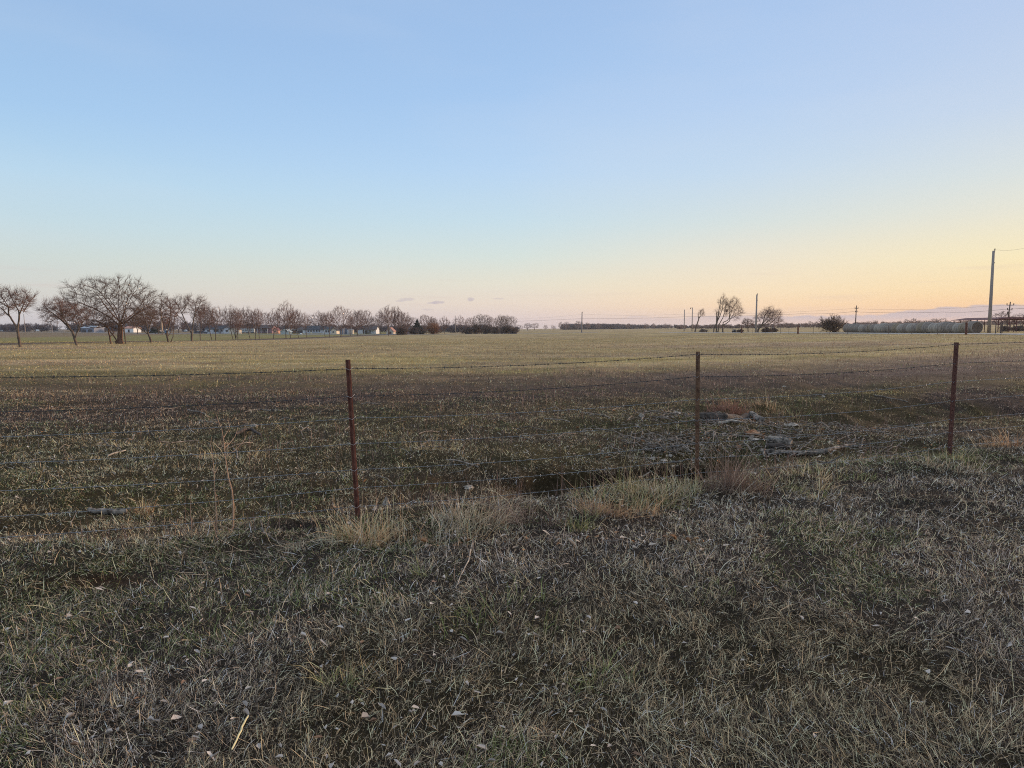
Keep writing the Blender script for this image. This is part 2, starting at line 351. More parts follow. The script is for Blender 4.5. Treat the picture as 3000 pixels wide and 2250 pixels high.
for cx, cy, rx, ry in ((-1.85, 5.5, .5, .26), (-2.65, 4.22, .3, .1), (1.6, 7.6, .6, .35)):
    keep &= ~((((X - cx) / rx) ** 2 + ((Y - cy) / ry) ** 2 < 1) & (rng.uniform(0, 1, n) < .7))
X = X[keep]; Y = Y[keep]; n = len(X)
Y0 = Y; lod = np.maximum(1, Y / 3.2)
v = fence_v(X, Y)
L = rng.lognormal(math.log(.034), .55, n) * (1 + .35 * sstep(18, 22, Y)) * (1 + .25 * sstep(8, 40, Y)); L = np.clip(L, .018, .2)
L *= 1 + .5 * (fbm(X * .7, Y * .7, 141, 3) - .5) - .15 * sstep(0, 1.5, v) * (1 - sstep(14, 22, Y - .5 * X))
W = rng.uniform(.0012, .0032, n) * lod ** .85
matd = fbm(X * 1.3, Y * 1.3, 91, 3) * 4 * math.pi
az = matd + rng.normal(0, 1.6, n)
tilt = np.clip(rng.normal(1.0, .35, n), .1, 1.45) - .15 * sstep(15, 45, Y); curl = rng.uniform(-.6, 1.7, n)
zc = zone(X, Y)
br = rng.lognormal(0, .42, n)[:, None]
ng = (1 - sstep(8, 16, Y))[:, None]; gy = zc.mean(1, keepdims=True); zc = zc * (1 - .35 * ng) + gy * np.array((1.06, 1.0, .92)) * .35 * ng
patch = .62 + .8 * fbm(X * 1.1 + 3, Y * 1.1, 181, 4) ** 1.0; patch = (patch / patch.mean())[:, None] ** (1.6 * ng + .3)
C = zc * (br ** (1 + .6 * ng)) * 1.15 * patch * (1 + .30 * ng)
pk = rng.uniform(0, 1, n)
pl = .16 * (1 - .75 * sstep(7, 11, Y)) + .10 * sstep(.5, .62, fbm(X * .6, Y * .6, 151, 3)); sm = pk < pl; C[sm] = (STRAW * np.array((1.08, .98, .84)) * rng.uniform(1.1, 2.4, n)[:, None])[sm]
dk = (pk > .62) & (Y < 25); C[dk] = (DARK * rng.uniform(.15, .8, n)[:, None])[dk]  # random dark dead blades, deepened so their colour carries the shade of gaps
gmask = (fbm(X * .9, Y * .9, 101, 4) > .58) & (pk > .45) & (pk < .72) & (Y < 30); C[gmask] = (GREEN * rng.uniform(.7, 1.9, n)[:, None])[gmask]
C = np.clip(C, .008, .8)
P = np.stack([X, Y, ground(X, Y) - .004], 1)

nr = Y < 7
a1 = blades(P[nr], L[nr], W[nr], az[nr], tilt[nr], curl[nr], C[nr], 3); a2 = blades(P[~nr], L[~nr], W[~nr], az[~nr], tilt[~nr], curl[~nr], C[~nr], 2)
gV = np.concatenate([a1[0], a2[0]]); gQ = np.concatenate([a1[1], a2[1] + len(a1[0])]); gC = np.concatenate([a1[2], a2[2]]); del a1, a2
o = new_mesh('grass', gV, gQ, m_blade, gC); tag(o, 'matted dormant brown, grey and olive grass over the pasture', 'grass', kind='stuff')
del gV, gQ, gC
# upright dry weed stems in the rough band beyond the fence
X, Y = scatter(50000, 7.5, 60, 1.4); n = len(X); u = Y - .5 * X
k = (fence_v(X, Y) > .4) & (rng.uniform(0, 1, n) < .18 + .9 * sstep(.48, .62, fbm(X * .3, Y * .5, 111, 3))) & ((u < 26) | (rng.uniform(0, 1, n) < .3)); X = X[k]; Y = Y[k]; n1_ = len(X)
m_ = 900; X2 = rng.uniform(-3.2, 4.8, m_); Y2 = 6.16 + .42 * X2 + rng.normal(.15, .22, m_); k = fbm(X2 * 1.6, Y2 * 1.6, 191, 2) > .5; X2 = X2[k]; Y2 = Y2[k]
hh = np.concatenate([rng.uniform(.07, .26, n1_), rng.lognormal(math.log(.2), .35, len(X2))]); X = np.concatenate([X, X2]); Y = np.concatenate([Y, Y2]); n = len(X)
P = np.stack([X, Y, ground(X, Y) - .01], 1); C = (PURP * np.array((1.1, .95, .85)) * rng.lognormal(-.1, .5, n)[:, None])
wV, wQ, wC = blades(P, hh, .0034 * np.maximum(1, Y / 8), rng.uniform(0, 6.28, n), np.abs(rng.normal(.1, .2, n)), rng.uniform(-.1, .4, n), C, 2)
o = new_mesh('dry_weeds', wV, wQ, m_blade, wC); tag(o, 'thin upright purplish brown weed stems in the rough dark band', 'weeds', kind='stuff')
# fallen leaves
m_leaf = attr_material('dead_leaf', .8, .2, .15)
def leaves(X, Y, S, cols):
    n = len(X); base = np.array([(-.5, 0, 0), (-.22, .27, .1), (.2, .24, .08), (.55, 0, .02), (.2, -.24, .1), (-.22, -.27, .08), (0, 0, -.02)])
    V = np.zeros((n, 7, 3)); b = base[None] * (1 + rng.normal(0, .16, (n, 7, 1))); b = b * S[:, None, None]; b[:, :, 2] *= rng.uniform(.5, 4, n)[:, None]; b[:, :, 1] *= rng.uniform(.5, 1.1, n)[:, None]
    a = rng.uniform(0, 6.28, n); c, s = np.cos(a)[:, None], np.sin(a)[:, None]; tl = rng.normal(0, .45, n)[:, None]
    x = b[:, :, 0] * c - b[:, :, 1] * s; y = b[:, :, 0] * s + b[:, :, 1] * c; z = b[:, :, 2] + x * np.sin(tl)
    V[:, :, 0] = x + X[:, None]; V[:, :, 1] = y + Y[:, None]; V[:, :, 2] = z + (ground(X, Y) + .035)[:, None]
    f = np.array([(0, 5, 6), (5, 4, 6), (4, 3, 6), (3, 2, 6), (2, 1, 6), (1, 0, 6)])
    Q = (np.arange(n)[:, None, None] * 7 + f[None]).reshape(-1, 3)
    return V.reshape(-1, 3), Q, np.repeat(cols, 7, axis=0)
X, Y = scatter(4900, 2.1, 26, 2.0); n = len(X); k = rng.uniform(0, 1, n) < (.16 + .6 * sstep(.45, .65, fbm(X * .8, Y * .8, 121, 3)) + .45 * sstep(0, -1.5, X) * (1 - sstep(3, 5, Y))) * (1 - .5 * sstep(.5, 2, X)); X = X[k]; Y = Y[k]; n = len(X)
C = np.where(rng.uniform(0, 1, n)[:, None] < .88, np.array((.56, .52, .48)), np.array((.34, .22, .15))) * rng.uniform(.5, 1.25, n)[:, None]
lV, lQ, lC = leaves(X, Y, rng.uniform(.012, .044, n) * (1 + .3 * sstep(4, 12, Y)), C)
o = new_mesh('leaf_litter', lV, lQ, m_leaf, lC); tag(o, 'pale curled dead leaves scattered through the grass', 'leaves', kind='stuff')
# ------------------------------------------------------------------ materials
m_rust = material('rusty_steel', (.12, .045, .032), (.24, .10, .068), 22, .8, .3, .25)
m_rustdark = material('dark_rust', (.11, .045, .035), (.17, .075, .055), 30, .8, .3, .2)
m_tanpost = material('brown_weathered_steel', (.12, .062, .038), (.22, .125, .075), 25, .8, .3, .2)
m_wire = material('galvanised_wire', (.22, .23, .24), (.36, .37, .38), 40, .45, 0, .6)
m_darkwire = material('dull_dark_wire', (.05, .055, .065), (.10, .105, .11), 40, .6, 0, .5)
m_clip = material('bright_clip', (.50, .46, .45), (.60, .55, .52), 30, .5, 0, .4)
m_bark = material('grey_brown_bark', (.085, .065, .052), (.17, .13, .10), 6, .95, .6, stretch=(1, 1, .3))
m_barkwarm = material('warm_bark', (.12, .07, .05), (.20, .12, .085), 6, .95, .6, stretch=(1, 1, .3))
m_twig = material('reddish_twigs', (.17, .105, .09), (.24, .155, .13), .6, .95, 0)
m_twig2 = material('grey_brown_twigs', (.13, .09, .075), (.19, .14, .115), .6, .95, 0)
m_twigpink = material('pinkish_far_twigs', (.19, .125, .11), (.26, .18, .15), .4, .95, 0)
m_twigfar = material('purple_grey_scrub', (.09, .08, .095), (.14, .12, .135), .1, .95, 0)
m_cedar = material('cedar_foliage', (.035, .045, .03), (.06, .07, .045), 3, .95, .5)
m_rustleaf = material('dead_oak_leaves', (.13, .075, .045), (.20, .12, .08), 2, .95, 0)
m_orangetwig = material('rusty_bush_twigs', (.24, .12, .075), (.32, .17, .10), 2, .95, 0)
m_pole = material('weathered_pole_wood', (.27, .23, .21), (.38, .34, .32), 9, .9, .4, stretch=(6, 6, .4))
m_palepole = material('silver_grey_pole_wood', (.34, .34, .35), (.46, .45, .46), 9, .9, .4, stretch=(6, 6, .4))
m_white = material('white_siding', (.60, .63, .66), (.70, .73, .76), 1.5, .7, .05)
m_cream = material('cream_siding', (.66, .58, .46), (.75, .68, .57), 1.5, .7, .05)
m_roof = material('dark_shingles', (.055, .062, .075), (.09, .10, .115), 3, .9, .3)
m_roofbrown = material('brown_shingles', (.10, .08, .08), (.15, .125, .12), 3, .9, .3)
m_glass_or_shade = material('dark_glass_or_shade', (.03, .035, .05), (.05, .055, .07), 1, .15, 0, spec=.6)  # also stands in for the shade inside the carport and porch openings
m_brick = material('plum_brick', (.22, .14, .16), (.30, .20, .22), 4, .9, .2)
m_orange = material('salmon_siding', (.60, .30, .21), (.70, .38, .28), 2, .8, .1)
m_steelgrey = material('blue_grey_steel', (.20, .22, .28), (.27, .29, .35), 2, .6, .1)
m_carpaint = material('dark_car_paint', (.06, .07, .09), (.08, .09, .115), 1, .3, 0, spec=.6)
m_whitepaint = material('white_car_paint', (.74, .77, .78), (.80, .82, .83), 1, .35, 0, spec=.5)
m_tyre = material('tyre_rubber', (.02, .02, .02), (.03, .03, .03), 4, .9, .1)
m_haylight = material('pale_hay_wrap', (.25, .22, .19), (.49, .44, .38), 1.6, .95, .7, stretch=(.5, 3.5, .5), detail=8)
m_hay = material('weathered_hay_wrap', (.17, .145, .125), (.38, .33, .29), 1.6, .95, .7, stretch=(.5, 3.5, .5), detail=8)
m_haytan = material('weathered_tan_hay', (.19, .155, .115), (.38, .32, .24), 1.6, .95, .7, stretch=(.5, 3.5, .5), detail=8)
m_hayend = material('dark_hay_end', (.10, .075, .06), (.19, .145, .115), 9, .95, .8, detail=8)
m_log = material('bleached_log', (.06, .05, .042), (.36, .31, .26), 18, .95, .6, stretch=(1, 1, 1))  # mottling widened so the colour carries dark undersides and highlights
m_logdark = material('dark_rotting_log', (.05, .04, .035), (.12, .10, .085), 14, .95, .7)
m_palewood = material('pale_split_wood', (.20, .17, .14), (.62, .55, .46), 12, .9, .5)
m_orangewood = material('orange_rotten_wood', (.30, .13, .06), (.48, .30, .19), 9, .9, .6)
m_shed = material('dark_red_steel', (.14, .055, .055), (.20, .085, .08), 4, .7, .1)
m_stem = material('tan_sapling_bark', (.33, .21, .14), (.44, .31, .22), 12, .9, .2)
m_stemdark = material('dark_dead_stem', (.09, .065, .055), (.14, .10, .085), 12, .9, .2)

# ------------------------------------------------------------------ the barbed wire fence in front
PX = {'left': ((1020, 1054), (1050, 1532)), 'mid': ((2043, 1030), (2040, 1425)), 'right': ((2801, 1003), (2779, 1348))}
ZP = {'left': 5.6, 'mid': 6.96, 'right': 8.4}
def onray(px, py, Y): d = ray(px, py); return np.array([0, 0, EYE]) + d * (Y / d[1])
fence = empty('barbed_wire_fence', (0, 0, 0), 'nearest fence, seven barbed wires on rusty steel posts across the foreground', 'fence')
fdir = np.array([3.14, 1.36, 0]); fdir /= np.linalg.norm(fdir); fn = np.array([-fdir[1], fdir[0], 0])
def t_post(name, top, bot, mat, facing, label, width=.042, tw=0):
    """T section post: flange plate, stem web and a row of studs"""
    top = np.array(top); bot = np.array(bot); bot = bot + (bot - top) * .12
    ax = top - bot; H = np.linalg.norm(ax); ax /= H; 
    fx = np.array([math.cos(facing), math.sin(facing), 0]); fx -= ax * fx.dot(ax); fx /= np.linalg.norm(fx); fy = np.cross(ax, fx)
    V = []; Fc = []
    prof = [(-width/2, 0), (width/2, 0), (width/2, .005), (.004, .007), (.004, .036), (-.004, .036), (-.004, .007), (-width/2, .005)]
    nseg = 12
    for i in range(nseg + 1):
        t_ = i / nseg; a = tw * max(0, .35 - t_) / .35; c, s = math.cos(a), math.sin(a)
        for x, y in prof:
            y = y - .014
            V.append(bot + ax * H * t_ + fx * (x * c - y * s) + fy * (x * s + y * c))
    k = len(prof)
    for i in range(nseg):
        for j in range(k): Fc.append((i*k+j, i*k+(j+1) % k, (i+1)*k+(j+1) % k, (i+1)*k+j))
    Fc.append(tuple(range(k))[::-1]); Fc.append(tuple(range(nseg*k, nseg*k+k)))
    mb = MB().add(V, Fc)
    for i in range(int(H / .054)):
        c = bot + ax * (.10 + .054 * i)
        if (c - bot).dot(ax) > H - .03: break
        q = [c + fx * dx + fy * (dy - .014) + ax * dz for dx in (-.006, .006) for dy in (-.007, .0005) for dz in (-.005, .005)]
        mb.add(q, [(0, 1, 3, 2), (4, 6, 7, 5), (0, 4, 5, 1), (2, 3, 7, 6), (0, 2, 6, 4), (1, 5, 7, 3)])
    o = mb.build(name, mat, fence); o['label'] = label; return o, fx, fy, ax
posts = {}
for key, mat, fc, lab, wd, tw in (('left', m_rust, math.radians(27 + 180), 'leaning red rusty post with bright ridges and silver clips', .040, 0), ('mid', m_tanpost, math.radians(14), 'brown weathered post twisted near its foot', .044, .5), ('right', m_rustdark, math.radians(18), 'wide dark rust post on the grassy rise', .060, 0)):
    (tx, ty), (bx, by) = PX[key]; Y = ZP[key]; T = onray(tx, ty, Y); B = onray(bx, by, Y); B[2] = min(B[2], gz(B[0], B[1]) - .02)
    posts[key] = (T, B) + t_post('fence_post', T, B, mat, fc, lab, wd, tw)
WY = {0: [(1105, 1080, 1038, 1009, 1003)], 1: [(1207, 1161, 1103, 1064.5, 1057)], 2: [(1280, 1225, 1170, 1118, 1106)], 3: [(1357, 1300, 1231, 1174.5, 1158)], 4: [(1438, 1376, 1298, 1229, 1211)], 5: [(1514, 1429, 1343, 1266.5, 1247)], 6: [(1575, 1484, 1385, 1309, 1287)]}
def fy_at(px):   # depth of the fence line at a column
    s = (px - 1500) / F; return (6.16) / (1 - .433 * s) 
for i in range(7):
    ys_ = WY[i][0]; cps = []
    for key, px, y in (('left', 1024 + i * 3.6, ys_[1]), ('mid', 2042, ys_[2]), ('right', 2798 - i * 3, ys_[3])):
        p = onray(px, y, ZP[key] + .022); cps.append(p)
    pl = onray(0, ys_[0], 4.66); pr = onray(3000, ys_[4], 9.0)
    ext_l = pl + (pl - cps[0]) * 1.2; ext_r = pr + (pr - cps[2]) * 2.5
    knots = [ext_l, pl, cps[0], cps[1], cps[2], pr, ext_r]
    pts = []
    for a_, b_ in zip(knots[:-1], knots[1:]):
        L_ = np.linalg.norm(b_ - a_); n_ = max(3, int(L_ / .06))
        for k in range(n_):
            t_ = k / n_; p = a_ + (b_ - a_) * t_; p[2] -= .035 * 4 * t_ * (1 - t_) * (L_ / 3.5) ** 2 * (1 if L_ > 2 else .2)
            pts.append(p)
    pts.append(knots[-1]); pts = np.array(pts); s_ = np.concatenate([[0], np.cumsum(np.linalg.norm(np.diff(pts, axis=0), axis=1))])
    segs = []; r = .0015
    sd = np.arange(0, s_[-1], .018); Pd = np.stack([np.interp(sd, s_, pts[:, q]) for q in range(3)], 1); Pd += rng.normal(0, .0006, Pd.shape)
    for ph in (0, math.pi):
        an = sd / .075 * 2 * math.pi + ph; off = np.stack([fn[0] * np.cos(an), fn[1] * np.cos(an), np.sin(an)], 1) * .0016; q = Pd + off
        segs.append(np.concatenate([q[:-1], q[1:], np.full((len(q) - 1, 2), r)], 1))
    # barbs: two crossed spikes with a wrap
    sb = np.arange(rng.uniform(0, .12), s_[-1], .125); bb = []
    for s0 in sb:
        p = np.array([np.interp(s0, s_, pts[:, q]) for q in range(3)])
        for _ in range(2):
            a_ = rng.uniform(0, math.pi); d = (fn * math.cos(a_) + np.array([0, 0, 1]) * math.sin(a_)) * .0135 + fdir * rng.normal(0, .004)
            bb.append(np.concatenate([p - d, p + d, [.0011, .0011]]))
        bb.append(np.concatenate([p - fdir * .006, p + fdir * .006, [.0042, .0042]]))
    V, Q = prisms(np.concatenate(segs + [np.array(bb)]), 4)
    o = new_mesh('wire', V, Q, m_darkwire if i in (0, 1) else m_wire, parent=fence); o['label'] = ['topmost', 'second', 'third', 'fourth', 'fifth', 'sixth', 'lowest'][i] + ' wire from the top' if i not in (0, 6) else ['topmost', '', '', '', '', '', 'lowest'][i] + ' barbed wire'
# clips on the posts
for key in posts:
    T, B, po, fx, fy, ax = posts[key]
    if key == 'left': fx, fy = -fx, -fy
    for i in range(7):
        y = WY[i][0][{'left': 1, 'mid': 2, 'right': 3}[key]]; c = onray({'left': 1024 + i * 3.6, 'mid': 2042, 'right': 2798 - i * 3}[key], y, ZP[key] - .02)
        side = .030 if key == 'left' else .024
        path = [c + fx * (-side) + fy * .03 + ax * .004, c + fx * (-side * .8) - fy * .004, c - fy * .006 - ax * .012, c + fx * side * .7 - fy * .004 + ax * .004, c + fx * side * 1.2 + fy * .012 + ax * .014]
        V, Fc = tube_path(path, [.0016] * len(path), 5); cl = new_mesh('wire_clip', V, Fc, m_clip if key == 'left' else m_wire, parent=po)

# ------------------------------------------------------------------ hay bales
def hay_bale(P, rz, r, wd, label, mat, end=False, s=0):
    e = empty('hay_bale', P, label, 'hay bale', 'row of round hay bales beside the driveway', rz)
    rr = random.Random(s); k = 36; prof = [(-.5, .82), (-.488, .91), (-.44, .975), (-.3, 1.0), (0, 1.01), (.3, 1.0), (.44, .975), (.488, .91), (.5, .82)]
    ph = [rr.uniform(0, 6.28) for _ in range(4)]
    V = []; Fc = []
    for y, q in prof:
        for j in range(k):
            a_ = 2 * math.pi * j / k; w_ = 1 + .012 * math.sin(3 * a_ + ph[0]) + .008 * math.sin(7 * a_ + ph[1] + y * 3) + rr.uniform(-.004, .004)
            x = r * q * w_ * math.cos(a_); z = r * q * w_ * math.sin(a_); z = max(z, -r * .93)      # settled flat underneath
            V.append((x, y * wd, z + r * .93))
    n_ = len(prof)
    for i in range(n_ - 1):
        for j in range(k): Fc.append((i*k+j, (i+1)*k+j, (i+1)*k+(j+1) % k, i*k+(j+1) % k))
    Fc.append(tuple(range((n_-1)*k, n_*k))[::-1])
    if not end: Fc.append(tuple(range(k)))
    o = new_mesh('bale_roll', V, Fc, mat, parent=e, smooth=True)
    if end:   # rings of rolled hay on the visible end face
        V = []; Fc = []; rings = 14
        for i in range(rings + 1):
            q = 1 - i / rings * .97
            for j in range(k):
                b0 = V0 = None; a_ = 2 * math.pi * j / k; rad = r * .82 * q; zz = max(rad * math.sin(a_), -r * .93)
                V.append((rad * math.cos(a_), -wd * .5 - (.018 if i % 2 else 0) + rr.uniform(-.012, .012) + .02 * q, zz + r * .93))
        for i in range(rings):
            for j in range(k): Fc.append((i*k+j, i*k+(j+1) % k, (i+1)*k+(j+1) % k, (i+1)*k+j))
        Fc.append(tuple(range(rings*k, rings*k+k)))
        new_mesh('end_face', V, Fc, m_hayend, parent=e)
    return e
ordn = ['nearest', 'second', 'third', 'fourth', 'fifth', 'sixth', 'seventh', 'eighth', 'ninth', 'tenth', 'eleventh', 'twelfth', 'thirteenth', 'fourteenth', 'fifteenth', 'sixteenth', 'seventeenth', 'eighteenth', 'nineteenth', 'twentieth', 'twenty-first', 'twenty-second', 'twenty-third', 'twenty-fourth', 'twenty-fifth', 'twenty-sixth']
y0 = 94.0
for i in range(26):
    Y = y0 + .8 + i * 1.56 + random.Random(i).uniform(-.03, .03); X = 63.9 + i * .075 + random.Random(i + 50).uniform(-.04, .04)
    lab = 'nearest round hay bale, its dark end face showing beside the fence post' if i == 0 else f'grey weathered round hay bale, {ordn[i]} from the near right end of the row'
    hay_bale((X, Y, gz(X, Y) - .04), random.Random(i + 9).uniform(-.012, .012), .85 + random.Random(i + 70).uniform(-.08, .06), 1.5, lab, m_haytan if i in (1, 8, 13, 19) else m_haylight if i in (2, 5, 6, 10, 12, 16, 17, 21) else m_hay, i == 0, i)

# ------------------------------------------------------------------ far wire fence along the driveway
ff = empty('driveway_fence', (0, 0, 0), 'low wire fence with thin steel posts along the far pale driveway', 'fence')
fpx = [(2827, 79), (2336, 113), (2174, 153)]
line = [np.array([55, 60.]), np.array([52.4, 79.]), np.array([47.2, 113.]), np.array([51.3, 153.]), np.array([52, 200.])]
segsP = []
for a_, b_, nn in zip(line[:-1], line[1:], (4, 8, 8, 7)):
    for k in range(nn): segsP.append((a_ + (b_ - a_) * k / nn, k == 0))
for p, big in segsP:
    if p[1] < 62: continue
    z = gz(*p)
    if big: V, Fc = tube_path([(p[0], p[1], z - .1), (p[0], p[1], z + 1.42)], [.13, .12], 10); o = new_mesh('wood_post', V, Fc, m_rustdark, parent=ff)
    else: o = MB().box(p[0] - .025, p[0] + .025, p[1] - .005, p[1] + .005, z - .1, z + 1.25).box(p[0] - .006, p[0] + .006, p[1] + .005, p[1] + .04, z - .1, z + 1.22).build('steel_post', m_stemdark, ff)
for hz in (.35, .65, .95, 1.2):
    S = []
    for (p, _), (q, _) in zip(segsP[:-1], segsP[1:]): S.append((p[0], p[1], gz(*p) + hz, q[0], q[1], gz(*q) + hz, .004, .004))
    V, Q = prisms(np.array(S), 4); new_mesh('wire', V, Q, m_darkwire, parent=ff)
gt = empty('gate_posts_fence', (0, 0, 0), 'short pipe fence of thin dark posts beside the tall white pole', 'fence')
for px, yt, Y in ((2908, 951, 80), (2922, 942, 86), (2927, 942, 86.5), (3004, 945, 78)):
    P = at(px, Y); V, Fc = tube_path([(P[0], P[1], P[2] - .1), (P[0], P[1], ztop(P, yt))], [.05, .05], 8); new_mesh('pipe_post', V, Fc, m_stemdark, parent=gt)
for hz in (.45, .8, 1.1):
    a_ = at(2908, 80); b_ = at(3004, 78); V, Q = prisms([(a_[0], a_[1], a_[2] + hz, b_[0], b_[1], b_[2] + hz, .012, .012)], 5); new_mesh('rail', V, Q, m_stemdark, parent=gt)

# ------------------------------------------------------------------ utility poles
def utility_pole(px, yt, Y, label, mat, lean=0, rb=.16, rt=.1, arm=None, lamp=False, head=True, base_mat=None, split=.45):
    P = at(px, Y); H = ztop(P, yt) - P[2]; lx = lean
    e = empty('utility_pole', P, label, 'utility pole', 'wooden utility poles')
    def pt(t_): return (lx * t_, 0, H * t_ - (.2 if t_ == 0 else 0))
    if base_mat:
        V, Fc = tube_path([pt(0), pt(split * .5), pt(split)], [rb, rb * .94, rb * .88], 12); new_mesh('lower_pole', V, Fc, base_mat, parent=e, smooth=True)
        V, Fc = tube_path([pt(split - .005), pt((split + 1) / 2), pt(.985)], [rb * .87, (rb * .87 + rt) / 2, rt], 12); new_mesh('upper_pole', V, Fc, mat, parent=e, smooth=True)
    else:
        V, Fc = tube_path([pt(0), pt(.5), pt(.985)], [rb, (rb + rt) / 2, rt], 12); new_mesh('pole', V, Fc, mat, parent=e, smooth=True)
    if head:
        MB().tube([(lx + rt * .8, 0, H * .955), (lx + rt * 1.1, 0, H * .985), (lx + rt * 1.1, 0, H * 1.0)], rt * .35, 6).build('pin', m_stemdark, e)
        MB().tube([(lx + rt * 1.1, 0, H * .998), (lx + rt * 1.1, 0, H * .998 + .1), (lx + rt * 1.1, 0, H * .998 + .16)], [.05, .085, .04], 8).build('insulator', m_stemdark, e)
        MB().tube([(lx * .83 + rt, 0, H * .835), (lx * .83 + rt + .12, 0, H * .845)], .05, 6).build('insulator', m_stemdark, e)
    if arm:
        for hz, wd in arm:
            MB().box(lx * hz / H - wd / 2, lx * hz / H + wd / 2, -.06 - rt, -rt + .02, hz - .06, hz + .06).build('crossarm', m_stemdark, e)
            for sx in (-.46, .46):
                x = lx * hz / H + sx * wd; MB().tube([(x, -rt, hz + .05), (x, -rt, hz + .25), (x, -rt, hz + .42)], [.05, .10, .05], 8).build('insulator', m_stemdark, e)
    if lamp:
        MB().tube([(lx, 0, H * .975), (lx - .45, 0, H * .99), (lx - .75, 0, H * .98)], .04, 6).build('lamp_arm', m_stemdark, e)
        MB().tube([(lx - .85, 0, H * .93), (lx - .85, 0, H * .955), (lx - .85, 0, H * .985)], [.2, .26, .12], 10).build('lamp_head', m_stemdark, e)
    return P, H, lx
PA = utility_pole(2889, 731, 97, 'tallest, nearest pale utility pole standing right of the hay bales', m_pole, .0, .24, .155)
PB = utility_pole(2210, 861, 165, 'utility pole in front of the leaning spreading tree', m_pole, .0, .24, .16)
PC = utility_pole(1703, 914, 330, 'pale lone utility pole against the dense centre treeline', m_pole, .1, .3, .22)
PD = utility_pole(2001, 906, 340, 'thin bare pole left of the lamp pole', m_pole, 0, .24, .18, head=False)
PE = utility_pole(2024, 900, 335, 'thin pole with a small yard lamp near the top', m_pole, 0, .24, .18, head=False, lamp=True)
PF = utility_pole(2499, 894, 250, 'crossarm utility pole rising behind the far end of the bales', m_stemdark, .12, .2, .14, head=False)
PG = utility_pole(2940, 883, 175, 'leaning crossarm utility pole behind the red shelter', m_stemdark, .55, .17, .12, head=False)
for (P, H, lx), px0, arms in ((PF, 2499, ((904, 9.5), (914, 5.0))), (PG, 2942, ((894, 21), (908, 14)))):
    e = [o for o in col.objects if o.name.startswith('utility_pole') and abs(o.location.y - P[1]) < .01 and abs(o.location.x - P[0]) < .01][0]
    for yy, wpx in arms:
        hz = ztop(P, yy) - P[2]; wd = pxw(P, wpx); MB().box(lx * hz / H - wd / 2, lx * hz / H + wd / 2, -.2, -.06, hz - .08, hz + .08).build('crossarm', m_stemdark, e)
        for sx in (-.47, .47):
            x = lx * hz / H + sx * wd; MB().tube([(x, -.13, hz + .07), (x, -.13, hz + .3), (x, -.13, hz + .5)], [.07, .13, .06], 8).build('insulator', m_stemdark, e)
    if P is PG[0]:
        hz = ztop(P, 917) - P[2]; MB().tube([(lx * hz / H - .3, -.1, hz - .35), (lx * hz / H - .3, -.1, hz + .35)], .24, 10).build('transformer', m_stemdark, e)
utility_pole(83, 920, 420, 'utility pole behind the leftmost thin tree', m_pole, -.4, .24, .16)
utility_pole(161, 946, 500, 'short crossarm pole over the pale guard rail', m_palepole, 0, .25, .2, head=False, arm=((4.3, 3.2), (5.6, 3.2)))
utility_pole(482, 900, 300, 'bright tan utility pole left of the blue box', material('tan_pole_wood', (.55, .40, .27), (.66, .50, .36), 9, .9, .3), -.3, .28, .18)
utility_pole(752, 940, 340, 'white pole between the camper trailers and the plum house', m_palepole, 0, .2, .14)
utility_pole(1032, 938, 290, 'white pole beside the blue grey containers', m_palepole, 0, .24, .16)
utility_pole(1335, 924, 420, 'dark bare pole left of the centre thicket', m_pole, 0, .26, .18, head=False)
def power_line(pts, sag, label, r=.02):
    S = []
    for a_, b_ in zip(pts[:-1], pts[1:]):
        a_ = np.array(a_); b_ = np.array(b_); n_ = 24; q = [a_ + (b_ - a_) * k / n_ - np.array([0, 0, sag * 4 * (k / n_) * (1 - k / n_)]) for k in range(n_ + 1)]
        for u_, v_ in zip(q[:-1], q[1:]): S.append(np.concatenate([u_, v_, [r, r]]))
    V, Q = prisms(np.array(S), 4); tag(new_mesh('power_line', V, Q, m_darkwire), label, 'power line', 'overhead wires')
def ptop(T, f): P, H, lx = T; return (P[0] + lx * f, P[1], P[2] + H * f)
power_line([ptop(PA, 1.0), onray(3000, 727, 92), onray(3400, 690, 80)], .2, 'thin overhead wire leaving the top of the tallest right pole', .009)
a_ = onray(1500, 943, 420); power_line([(a_[0] - 60, 450, a_[2] - 1), ptop(PC, .68), onray(2024, 927, 335), onray(2350, 919, 270), onray(2499, 913, 250), onray(2760, 914, 215), onray(2942, 906, 175), onray(3200, 880, 150)], .35, 'long dark overhead wire crossing the orange horizon', .035)
power_line([onray(1520, 932, 450), ptop(PC, .9), onray(2024, 919, 335), onray(2499, 904, 250), onray(2942, 894, 175), onray(3200, 866, 150)], .7, 'upper thin overhead wire between the crossarm poles', .018)

